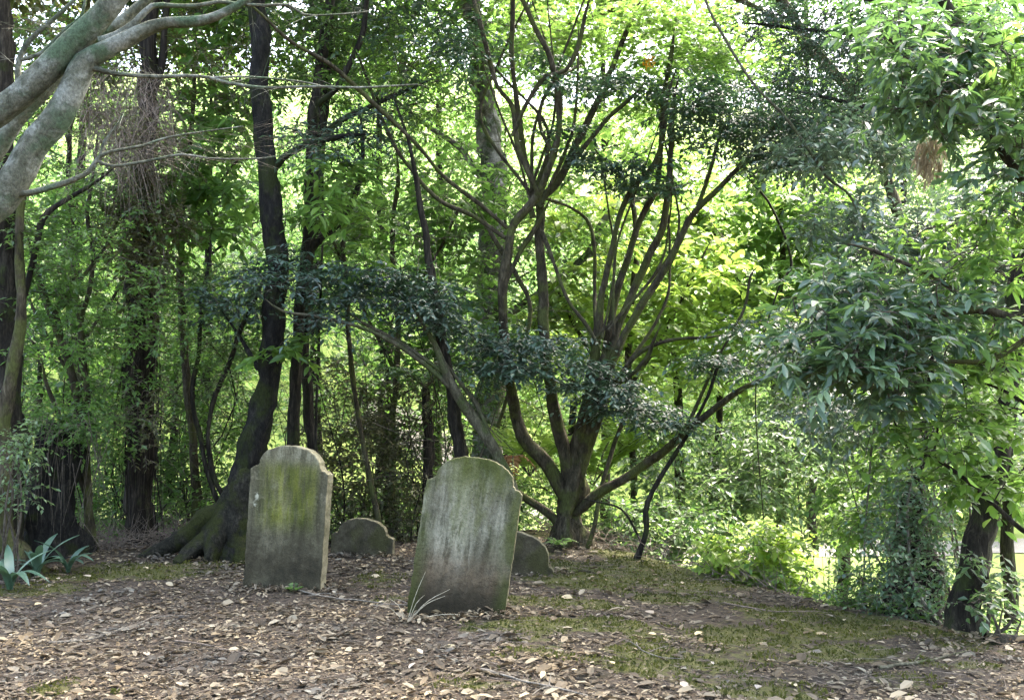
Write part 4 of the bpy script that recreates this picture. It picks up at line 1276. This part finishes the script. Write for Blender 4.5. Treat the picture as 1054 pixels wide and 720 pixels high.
p = P(438, 400, 11.8); fern('tree_fern', 'blue green tree fern on a dark trunk behind the two headstones', p, 14, .85, .15, 'leaf_rhodo', 101, trunk=.06, cat='tree fern')
p = P(610, 500, 13.4); fern('bracken_fern', 'bright lime bracken spreading behind the many stemmed tree', (p[0], p[1], p[2]), 18, 1.3, .17, 'leaf_shrub', 102, arch=.55, rise=1.1, pairs=30)
p = P(660, 480, 13.8); fern('bracken_fern', 'tall lime bracken showing between the low limb and the dark leaf spray', (p[0], p[1], p[2]), 16, 1.3, .17, 'leaf_shrub', 103, arch=.55, rise=1.1, pairs=30)
p = P(545, 490, 13); fern('bracken_fern', 'lime bracken behind the thick fork of the many stemmed tree', (p[0], p[1], p[2]), 14, 1.2, .16, 'leaf_shrub', 104, arch=.55, rise=1.1, pairs=28)
p = P(528, 470, 10.6); fern('dead_fern', 'rust brown dead fronds hanging beside the tilted headstone', (p[0], p[1], p[2]), 5, .42, .10, 'leaf_rust', 105, arch=1.6, rise=.5)
p = on_ground(304, 608); fern('small_fern', 'tiny bright fern sprig at the foot of the green headstone', (p[0], p[1] - .05, p[2] + .01), 4, .13, .055, 'leaf_fresh', 106, pairs=7, arch=.7, width=.5)
p = on_ground(575, 566); fern('small_fern', 'little green fern at the base of the many stemmed tree', (p[0] + .0, p[1] - .1, p[2] + .05), 6, .28, .07, 'leaf_fresh', 107, pairs=9, width=.45)


shrub('silver_shrub', 'tall grey green leafy bush behind the drooping bough, around the tan dead leaves', 'bush', (1000, 655), 8.8, [(900, 245, 80, 40, 8.8, .6, 40), (990, 265, 65, 50, 8.4, .6, 44), (1030, 200, 30, 50, 8.4, .4, 20), (950, 370, 70, 40, 8.6, .6, 36), (850, 150, 50, 30, 9, .6, 24), (910, 150, 40, 24, 8.8, .5, 12), (1030, 350, 30, 40, 8.4, .4, 16), (880, 430, 70, 24, 8.8, .5, 16)], 'leaf_silver', 140, dict(L=.085, W=.40, tl=.30, tpl=T_LEAF, k=8), nst=9)


def strap_plant(label, px, py, n, L, W, seed, mat='leaf_blue'):
    rng = np.random.default_rng(seed)
    b = on_ground(px, py)
    t = thing('strap_leaved_plant', label, 'plant', (b[0], b[1], b[2]), None)
    for i in range(n):
        a = 2 * math.pi * i / n + rng.normal(0, .35)
        ln = L * rng.uniform(.7, 1.15)
        h = np.array([math.cos(a), math.sin(a), 0])
        s = np.array([-math.sin(a), math.cos(a), 0])
        k = 12
        u = np.linspace(0, 1, k)
        arch = rng.uniform(.2, .9)
        c = b + h[None] * (ln * (.2 * u + .55 * u ** 2))[:, None] + np.array([0, 0, 1.])[None] * (ln * (1.05 * u - arch * u ** 2.2))[:, None]
        c[:, 2] = np.maximum(c[:, 2], G(c[:, 0], c[:, 1]) + .006)
        w = W * np.minimum(1, (1 - u) * 3.2) ** .7 * (0.65 + .35 * np.minimum(1, u * 4)) / 2
        v = np.concatenate([c - s * w[:, None] + [0, 0, .008], c, c + s * w[:, None] + [0, 0, .008]])
        m = MB()
        q = np.arange(k - 1)
        m.add(v, np.concatenate([np.stack([q, q + 1, k + q + 1, k + q], -1), np.stack([k + q, k + q + 1, 2 * k + q + 1, 2 * k + q], -1)]))
        m.build('leaf', M[mat], t, True)


strap_plant('strap leaved plant with bluish arching leaves standing between its two fellows', 38, 594, 9, .44, .065, 111)
strap_plant('upright strap leaved plant farthest from the frame edge', 70, 590, 8, .42, .058, 112)
strap_plant('sprawling silvery strap leaved plant cut by the frame edge', 10, 608, 10, .55, .075, 113)


def fallen_branch(name, label, pix, d, seed, mat='twig_grey', lift=.02, side=3):
    rng = np.random.default_rng(seed)
    pts = []
    for q in pix:
        g = on_ground(q[0], q[1])
        g[2] += lift + (q[2] if len(q) > 2 else 0)
        pts.append(g)
    pts = np.array(pts)
    t = thing(name, label, 'fallen branch', pts[0])
    m = MB()
    tube(m, pts, np.linspace(d, d * .4, len(pts)), 6, .05, rng, .9, .1)
    m.build('stick', M[mat], t, True)
    if side:
        sp, _ = spline(pts, np.zeros(len(pts)) + .01, .05)
        for i in range(side):
            k = rng.integers(len(sp) // 4, len(sp) - 1)
            a = rng.uniform(0, 6.28)
            e = sp[k] + np.array([math.cos(a), math.sin(a), 0]) * rng.uniform(.1, .3)
            e[2] = g1(e[0], e[1]) + lift + rng.uniform(0, .04)
            m = MB()
            tube(m, [sp[k], (sp[k] + e) / 2 + [0, 0, .01], e], [d * .5, d * .4, d * .25], 5, .05, rng, .6)
            m.build('side_twig', M[mat], t, True)


fallen_branch('fallen_branch', 'long grey bare branch lying in front of the green headstone', [(250, 598), (275, 601), (305, 609), (335, 616), (375, 621), (430, 626)], .009, 121, side=6)
fallen_branch('fallen_branch', 'forked dry stick lying on open litter before the leaning tree', [(50, 664), (80, 661), (110, 655), (140, 645), (165, 634)], .008, 122, side=4)
fallen_branch('fallen_branch', 'pale curved stick at the bottom edge of the leaf litter', [(495, 692), (520, 698), (545, 706), (575, 712), (605, 719)], .008, 123, side=2)
fallen_branch('fallen_branch', 'brown stick on bare ground under the edge of the lime shrub', [(745, 622), (770, 628), (800, 631), (830, 632)], .009, 124, 'twig_brown', side=3)
fallen_branch('fallen_branch', 'short kinked pale stick below the moss patch', [(655, 664), (662, 672), (680, 679), (705, 681)], .005, 125, side=2)
fallen_branch('fallen_branch', 'thick dark root like stick beside the half hidden footstone', [(558, 586), (580, 590), (600, 588), (615, 592)], .022, 126, 'bark_stem', lift=.01, side=0)
fallen_branch('fallen_branch', 'dark stick lying on the brown litter in front of the forked dry stick', [(180, 662), (205, 665), (230, 671), (262, 676)], .007, 127, 'twig_brown', side=3)
fallen_branch('fallen_branch', 'mossy crumbled stick on litter near the mossy log', [(905, 690), (935, 686), (965, 680), (995, 672)], .012, 128, 'bark_olive', side=3)


def grass_stalks():
    rng = np.random.default_rng(131)
    b = on_ground(424, 630)
    b[1] = 7.17
    b[2] = g1(b[0], b[1])
    t = thing('dry_grass_stalks', 'thin straw coloured stalks at the foot of the tilted grey headstone', 'grass stalks', b)
    for e in ((438, 588, -.10), (458, 613, -.12), (463, 606, -.12), (437, 612, -.14), (400, 615, -.1), (385, 622, -.2), (492, 634, -.15)):
        m = MB()
        q = P(e[0], e[1], b[1] + e[2] * .4)
        tube(m, [b + rng.normal(0, .02, 3) * [1, .3, 0], (b + q) / 2 + [0, 0, .03], q], [.0026, .0022, .0011], 4, .05, rng, .5)
        m.build('stalk', M['straw'], t, True)


grass_stalks()


def shoot():
    rng = np.random.default_rng(132)
    p = P(650, 588, 10.0)
    t = thing('arching_shoot', 'single wiry dark shoot arching up from the mound edge toward the dark leaf layer', 'sapling', (p[0], p[1], g1(p[0], p[1])))
    m = MB()
    stem(m, [(649, 588, 7), (660, 562, 6.5), (666, 545, 6), (665, 527, 6), (672, 505, 5.5), (690, 475, 5), (710, 445, 4.5), (728, 408, 4), (738, 380, 3)], 10.0, rng, 6, root=True)
    m.build('stem', M['bark_dark'], t, True)
    m = MB()
    stem(m, [(661, 560, 3), (645, 530, 2.6), (632, 520, 2.4), (610, 515, 2)], 10.05, rng, 5)
    m.build('stem', M['bark_dark'], t, True)


shoot()


def vine(label, spec, Y, seed, mat='bark_dark'):
    rng = np.random.default_rng(seed)
    p = P(*spec[0][:2], Y)
    t = thing('hanging_vine', label, 'vine', (p[0], p[1], g1(p[0], p[1])))
    m = MB()
    stem(m, spec, Y, rng, 5, root=True)
    m.build('stem', M[mat], t, True)


vine('thin straight vine dropping behind the right shoulder of the green headstone', [(326, 570, 3), (325, 460, 3), (327, 380, 3), (330, 300, 2.5), (332, 220, 2), (330, 120, 2)], 10.4, 133)
vine('long pale bent stick rising across the ivy covered trunk', [(984, 660, 5), (966, 640, 5), (948, 618, 4.5), (938, 590, 4), (936, 560, 3.5), (934, 520, 3)], 7.9, 134, 'twig_grey')
vine('wiry vine hanging near the lime tree, bowed at its middle', [(790, 590, 1.2), (778, 400, 1.5), (800, 300, 2), (815, 270, 3), (795, 215, 2.5), (772, 185, 2)], 11.0, 135)
vine('slack green vine looping across the fine leaved evergreen', [(890, 560, 2), (905, 330, 2.5), (882, 215, 3), (850, 180, 3), (812, 125, 3), (775, 85, 3), (735, 20, 3), (720, -20, 3)], 8.6, 136, 'bark_olive')


def dead_frond():
    rng = np.random.default_rng(137)
    lm = MB()
    cen = ell(rng, 957, 165, 13, 26, 7.2, .1, 40)
    n = 260
    s = ell(rng, 957, 160, 15, 22, 6.7, .10, n)
    leaves(lm, s, nrm(np.stack([rng.normal(0, .45, n), rng.normal(0, .45, n), -np.ones(n)], -1)), rng.normal(0, 1, (n, 3)), rng.uniform(.05, .15, n), rng.uniform(.005, .016, n), T_KITE)
    o = lm.build('dead_frond', M['leaf_dead'])
    tag(o, 'bunch of tan dead leaves hanging in the rhododendron', 'dead frond')
    lm = MB()
    n = 70
    s = ell(rng, 668, 63, 6, 8, 10.9, .06, n)
    leaves(lm, s, nrm(rng.normal(0, 1, (n, 3))), rng.normal(0, 1, (n, 3)), rng.uniform(.02, .045, n), rng.uniform(.012, .03, n), T_KITE)
    tag(lm.build('orange_foliage', M['leaf_orange']), 'small cluster of orange leaves among the maple leaves', 'foliage')


dead_frond()

tree('broad_leaved_sapling', 'lime sapling of broad leaves glowing between the fanned dark stems', 'sapling', 13.6,
     [[(650, 600, 9), (652, 480, 8), (646, 360, 7), (655, 260, 6), (650, 190, 4)], [(648, 400, 5), (690, 330, 4), (720, 270, 3)], [(648, 420, 5), (600, 350, 4), (575, 300, 3)]],
     'bark_stem', [(640, 300, 60, 60, 13.6, .8, 26), (700, 260, 60, 60, 13.8, .8, 26), (590, 330, 40, 60, 13.6, .7, 18), (680, 370, 70, 50, 13.6, .8, 24), (760, 330, 50, 60, 13.8, .8, 20), (600, 220, 50, 50, 14, .7, 12)], 'leaf_shrub', 85,
     fol=dict(tl=.40, L=.15, W=.6, k=6, twigs=7, flat=.4, tpl=T_LEAF, ldroop=.2))
tree('broad_leaved_sapling', 'fresh sapling of broad leaves behind the slim forking tree', 'sapling', 13.2,
     [[(400, 590, 8), (402, 470, 7), (410, 350, 6), (404, 250, 5), (410, 180, 4)], [(406, 380, 4), (370, 310, 3), (350, 260, 3)], [(408, 330, 4), (450, 260, 3), (470, 220, 3)]],
     'bark_stem', [(400, 220, 60, 60, 13.2, .8, 26), (450, 280, 50, 60, 13.2, .7, 20), (360, 270, 40, 60, 13.4, .7, 16), (470, 200, 40, 50, 13.2, .6, 12), (420, 370, 60, 40, 13.4, .6, 16)], 'leaf_fresh', 86,
     fol=dict(tl=.40, L=.14, W=.55, k=6, twigs=7, flat=.4, tpl=T_LEAF, ldroop=.2))
tree('broad_leaved_sapling', 'fresh sapling of broad leaves behind the stump and the forked sapling', 'sapling', 12.6,
     [[(80, 600, 8), (76, 480, 7), (84, 360, 6), (74, 260, 5), (80, 180, 4)], [(80, 400, 4), (40, 330, 3), (20, 280, 3)], [(80, 360, 4), (120, 300, 3), (140, 250, 3)]],
     'bark_stem', [(70, 240, 60, 60, 12.6, .8, 24), (30, 330, 50, 60, 12.6, .7, 20), (110, 330, 50, 60, 12.8, .7, 20), (220, 330, 50, 70, 12.8, .8, 22), (90, 420, 60, 40, 12.6, .6, 14)], 'leaf_fresh', 87,
     fol=dict(tl=.38, L=.12, W=.55, k=6, twigs=7, flat=.4, tpl=T_LEAF, ldroop=.2))

tree('broad_leaved_sapling', 'tall yellow green sapling closing the gap between the stem fan and the drooping bough', 'sapling', 15.2,
     [[(800, 600, 10), (806, 480, 9), (796, 360, 8), (806, 260, 6), (800, 180, 4)], [(800, 400, 5), (840, 330, 4), (860, 270, 3)], [(798, 350, 5), (760, 290, 4), (735, 240, 3)]],
     'bark_stem', [(790, 230, 70, 60, 15.2, .8, 34), (850, 280, 50, 60, 15, .7, 26), (740, 260, 50, 60, 15.3, .8, 24), (800, 330, 70, 50, 15.2, .8, 26), (840, 200, 60, 40, 15.2, .7, 20), (690, 200, 60, 60, 15.6, .8, 22), (600, 160, 60, 50, 15.6, .8, 16)], 'leaf_lime', 88,
     fol=dict(tl=.42, L=.15, W=.6, k=6, twigs=8, flat=.45, tpl=T_LEAF, ldroop=.2))
shrub('lime_shrub', 'loose lime green shrub rising in front of the ivy covered trunk', 'shrub', (905, 640), 9.4, [(900, 520, 50, 40, 9.4, .5, 30), (930, 480, 40, 30, 9.2, .4, 18)], 'leaf_lime', 89, dict(L=.085, W=.5, tl=.28, flat=.45, tpl=T_LEAF, k=6))

# ------------------------------------------------------------------ farther trees
def far_tree(label, px, py_top, py_bot, Y, w, leaf, seed, L=.15, dens=1.0, bark='bark_dark', name='background_tree', tr=.14, tpl=T_KITE, lean=0.0):
    """a woodland tree beyond the mound: trunk, limbs, crown of leafy clumps between two heights"""
    rng = np.random.default_rng(seed)
    top, bot = P(px, py_top, Y), P(px, py_bot, Y)
    gz = g1(bot[0], Y)
    t = thing(name, label, 'tree', (bot[0], Y, gz), 'woodland trees beyond the mound')
    tr *= .6
    c = (top + bot) / 2
    rz = (top[2] - bot[2]) / 2
    rx = w / 2 * Y / F
    m = MB()
    tp = [np.array([bot[0], Y, gz - .2]), np.array([bot[0] + lean * .3 + rng.normal(0, .1), Y, gz + (c[2] - gz) * .5]), np.array([c[0] + lean, Y, c[2]]), np.array([c[0] + lean * 1.3, Y, top[2] - .2])]
    tube(m, tp, [tr * 1.4, tr, tr * .7, tr * .2], 8, .25, rng, .3, .12)
    m.build('trunk', M[bark], t, True)
    n = int(10 + rx * rz * 14 * dens)
    cen = ell3(rng, c, (rx, min(rx, 2.8), rz), n, .25)
    q = spline(tp, [1] * 4, .3)[0]
    m = MB()
    m = MB()
    tube(m, tp[1:], [tr * .8, tr * .6, tr * .2], 6, .3, rng, .3, .1)
    for e in cen[::6]:
        dd = np.linalg.norm(q - e, axis=1) + np.maximum(q[:, 2] - e[2] + .3, 0) * 3
        s = q[np.argmin(dd)]
        tube(m, [q[np.argmin(np.linalg.norm(q - s, axis=1))], (s + e) / 2 + [0, 0, .15], e], [tr * .35, tr * .2, .012], 5, .3, rng, .6)
    m.build('limbs', M[bark], t, True)
    lm, tm = MB(), MB()
    foliage(lm, tm, cen, rng, twigs=8, tl=.62, k=8, L=L, W=.5, flat=.5, tpl=tpl, r=.006)
    leafy('crown', lm, tm, leaf, 'twig_dark', t)


FT = [
    ('yellow lime tree glowing behind the drooping rhododendron bough', 860, 160, 420, 17.5, 170, 'leaf_yellow', 201, .13, 1.1),
    ('lime tree seen through the fan of stems above the dark leaf layer', 690, 110, 440, 18, 170, 'leaf_lime', 202, .14, 1.0),
    ('pale fresh tree filling the gap between the slim tree and the many stemmed tree', 520, 120, 470, 21, 190, 'leaf_lime', 203, .15, .9),
    ('bright thin crowned tree beyond the slender dark trunks', 390, -20, 330, 19, 210, 'leaf_fresh', 204, .14, .8),
    ('loose mid green tree between the shaggy trunk and the leaning tree', 215, 60, 430, 17, 190, 'leaf_fresh', 205, .12, .9),
    ('bushy mid green tree beyond the forked sapling', 70, 60, 440, 16, 210, 'leaf_fresh', 206, .12, .9),
    ('tall lime crowned tree rising behind the maple leaves', 620, -80, 180, 24, 280, 'leaf_lime', 207, .17, .9),
    ('light mint tree beyond the fine leaved evergreen', 930, 130, 420, 20, 210, 'leaf_mint', 208, .15, 1.0),
    ('grey green tree at the frame edge behind the black leaning trunk', 1040, 200, 540, 15, 170, 'leaf_mint', 209, .12, 1.0),
    ('fresh tree low on the slope behind the low limb', 740, 300, 560, 17, 190, 'leaf_fresh', 210, .13, 1.0),
    ('dark crowned tree high behind the smooth grey limbs', 90, -160, 150, 18, 340, 'leaf_mid', 211, .15, 1.0),
    ('dark crowned tree high behind the leaning trunk top', 330, -160, 90, 17, 270, 'leaf_mid', 212, .15, 1.0),
    ('tall pale tree whose crown closes the gap above the lime tree', 830, -120, 160, 26, 300, 'leaf_fresh', 213, .18, 1.0),
    ('pale green tree at the wood edge past the bright lawn', 960, 330, 560, 30, 220, 'leaf_mint', 214, .2, .9),
    ('tall tree past the lawn showing above the large leaved rhododendron', 1060, -60, 300, 28, 300, 'leaf_far', 215, .2, 1.0),
    ('green tree low behind the olive bush and the tree fern', 400, 290, 540, 16, 170, 'leaf_fresh', 216, .12, 1.0),
    ('shaded green tree low beyond the mossy root', 180, 330, 560, 15, 170, 'leaf_fresh', 217, .11, 1.0),
    ('small fresh tree beyond the stump', 40, 330, 570, 14.5, 150, 'leaf_fresh', 218, .10, 1.0),
    ('tall far tree closing the sky above the drooping rhododendron top', 930, -140, 190, 24, 300, 'leaf_far', 220, .17, 1.1),
    ('tall far tree closing the sky beside the pale grey trunk', 450, -120, 170, 23, 260, 'leaf_fresh', 221, .16, 1.0),
    ('leafy lime tree low beyond the bracken', 590, 300, 540, 18, 190, 'leaf_yellow', 219, .14, 1.0),
]
for a in FT:
    far_tree(*a)

# pale big trunk standing farther back
tree('pale_trunked_tree', 'big pale grey trunk with a thick side bough, behind the fan of dark stems', 'tree', 14.5,
     [[(500, 560, 34), (500, 470, 31), (503, 400, 29), (506, 320, 28), (508, 240, 27), (507, 180, 26), (502, 120, 24), (495, 60, 22), (488, 0, 20), (480, -90, 18)],
      [(505, 330, 9), (535, 315, 9), (570, 290, 9, 14.2), (605, 262, 9, 14), (618, 232, 8, 14), (640, 208, 7, 14), (662, 205, 5, 14), (690, 195, 4, 14)],
      [(500, 190, 6), (470, 150, 6), (440, 130, 5), (415, 110, 4)]],
     'bark_pale', [(440, 60, 60, 50, 13.6, .8, 20), (520, 20, 70, 50, 13.6, .8, 22), (510, 230, 40, 60, 13.6, .5, 18), (500, 350, 40, 60, 13.4, .5, 16), (585, 260, 60, 50, 13.2, .5, 14)], 'leaf_fresh', 301, fol=dict(tl=.5, L=.12), high=((.2, 15.6, 9), (3.2, 2.4, 1.7), 120), high_leaf='leaf_mid')


# ------------------------------------------------------------------ unbroken masses
def masses():
    rng = np.random.default_rng(401)
    lm = MB()
    n = 4600
    x = rng.uniform(-34, 34, n)
    y = rng.uniform(31, 54, n) - 9 * smooth((3 - x) / 8)
    cen = np.stack([x, y, G(x, y) + rng.uniform(-.2, 9, n) * (0.35 + rng.random(n) * .65)], -1)
    foliage(lm, None, cen, rng, twigs=6, tl=1.0, k=8, L=.24, W=.55, flat=.6)
    tag(lm.build('far_woodland', M['leaf_far']), 'bright far woodland closing the view on the rising hillside', 'woodland', kind='stuff')
    # low cover on the slope behind the mound
    lm, tm = MB(), MB()
    n = 1500
    x = rng.uniform(-9, 7.5, n)
    t = rng.uniform(.4, 6, n)
    y = np.interp(x, EX, EY) + t
    keep = ~((x > 1.9) & (t > 1.6))
    x, y = x[keep], y[keep]
    cen = np.stack([x, y, G(x, y) + rng.uniform(.05, .75, len(x)) * np.where(x > 2.5, .5, 1)], -1)
    foliage(lm, tm, cen, rng, twigs=6, tl=.28, k=7, L=.07, W=.58, flat=.7, ldroop=.1)
    tag(lm.build('undergrowth', M['leaf_fresh']), 'low leafy undergrowth covering the slope behind the mound', 'undergrowth', kind='stuff')
    tag(tm.build('undergrowth_stems', M['twig']), 'thin stems of the undergrowth behind the mound', 'undergrowth', kind='stuff')
    # dry brush heaped along the shady rim
    tm = MB()
    n = 900
    px = np.concatenate([rng.uniform(60, 250, 650), rng.uniform(560, 760, 250)])
    x = (px - 527) / F * 10.3
    y = np.interp(x, EX, EY) + rng.uniform(-.3, .8, n)
    s = np.stack([x, y, G(x, y) + rng.uniform(0, .12, n)], -1)
    d = nrm(np.stack([rng.normal(0, 1, n), rng.normal(0, .7, n), rng.uniform(.1, 1.3, n)], -1))
    thin(tm, s, d, rng.uniform(.15, .6, n), rng.uniform(0, .6, n), rng.uniform(.002, .006, n), rings=5, sides=4)
    tag(tm.build('dry_brush', M['twig_brown']), 'dry brown brush tangled along the rim of the mound', 'brush', kind='stuff')
    # bare thicket twigs between the trunks
    tm = MB()
    n = 1500
    px, py = rng.uniform(-20, 560, n), rng.uniform(0, 520, n)
    s = np.array([P(a, b, c) for a, b, c in zip(px, py, rng.uniform(10.5, 13.5, n))])
    d = nrm(rng.normal(0, 1, (n, 3)) * np.array([1, .7, .9]) + np.array([0, 0, .3]))
    thin(tm, s, d, rng.uniform(.3, 1.1, n), rng.uniform(-.4, .5, n), rng.uniform(.002, .006, n), rings=6, sides=4)
    tag(tm.build('thicket_twigs', M['twig']), 'bare twig thicket tangled between the dark trunks', 'thicket', kind='stuff')
    # thin vertical stems through the understorey
    tm = MB()
    n = 85
    px = rng.uniform(-20, 480, n)
    yy = rng.uniform(11, 14, n)
    x = (px - 527) / F * yy
    s = np.stack([x, yy, G(x, yy) - .05], -1)
    d = nrm(np.stack([rng.normal(0, .14, n), rng.normal(0, .1, n), np.ones(n)], -1))
    thin(tm, s, d, rng.uniform(1.5, 4.5, n), rng.uniform(-.12, .12, n), rng.uniform(.005, .013, n), rings=12, sides=5, bend=rng.normal(0, .35, (n, 3)) * np.array([1, .6, .1]))
    tag(tm.build('understorey_stems', M['bark_dark']), 'crowd of thin upright stems in the shaded understorey', 'thicket', kind='stuff')


masses()

# ------------------------------------------------------------------ light, sky, camera
EL, AZ = R(60), R(35)           # sun beyond the trees, high and a little to the right
sd = Vector((math.sin(AZ) * math.cos(EL), math.cos(AZ) * math.cos(EL), math.sin(EL)))
sun = D.lights.new('sun', 'SUN')
sun.energy = 1.9
sun.angle = R(12)
sun.color = (1, .95, .86)
so = D.objects.new('sun', sun)
COL.objects.link(so)
so.rotation_euler = sd.to_track_quat('Z', 'Y').to_euler()

w = D.worlds.new('World')
SC.world = w
w.use_nodes = True
nt = w.node_tree
nt.nodes.clear()
sky = nt.nodes.new('ShaderNodeTexSky')
sky.sky_type = 'NISHITA'
sky.sun_disc = False
sky.sun_elevation = EL
sky.sun_rotation = AZ
sky.air_density = 1.0
sky.dust_density = 6.0
sky.ozone_density = 0.3
bg = nt.nodes.new('ShaderNodeBackground')
bg.inputs['Strength'].default_value = .15
wo = nt.nodes.new('ShaderNodeOutputWorld')
nt.links.new(sky.outputs[0], bg.inputs[0])
nt.links.new(bg.outputs[0], wo.inputs[0])

cam = D.cameras.new('camera')
cam.sensor_width = 36
cam.lens = F / 1054 * 36
cam.clip_end = 1000
co = D.objects.new('camera', cam)
COL.objects.link(co)
co.location = (0, 0, CAMZ)
co.rotation_euler = (R(90) + PITCH, 0, 0)
SC.camera = co

SC.view_settings.view_transform = 'Standard'
SC.view_settings.look = 'None'
SC.view_settings.exposure = 3.75
SC.view_settings.gamma = 1
SC.view_settings.use_curve_mapping = False
SC.render.engine = 'CYCLES'
cy = SC.cycles
cy.max_bounces = 7
cy.diffuse_bounces = 4
cy.glossy_bounces = 2
cy.transmission_bounces = 5
cy.use_denoising = True
cy.sample_clamp_indirect = 6
cy.caustics_reflective = cy.caustics_refractive = False
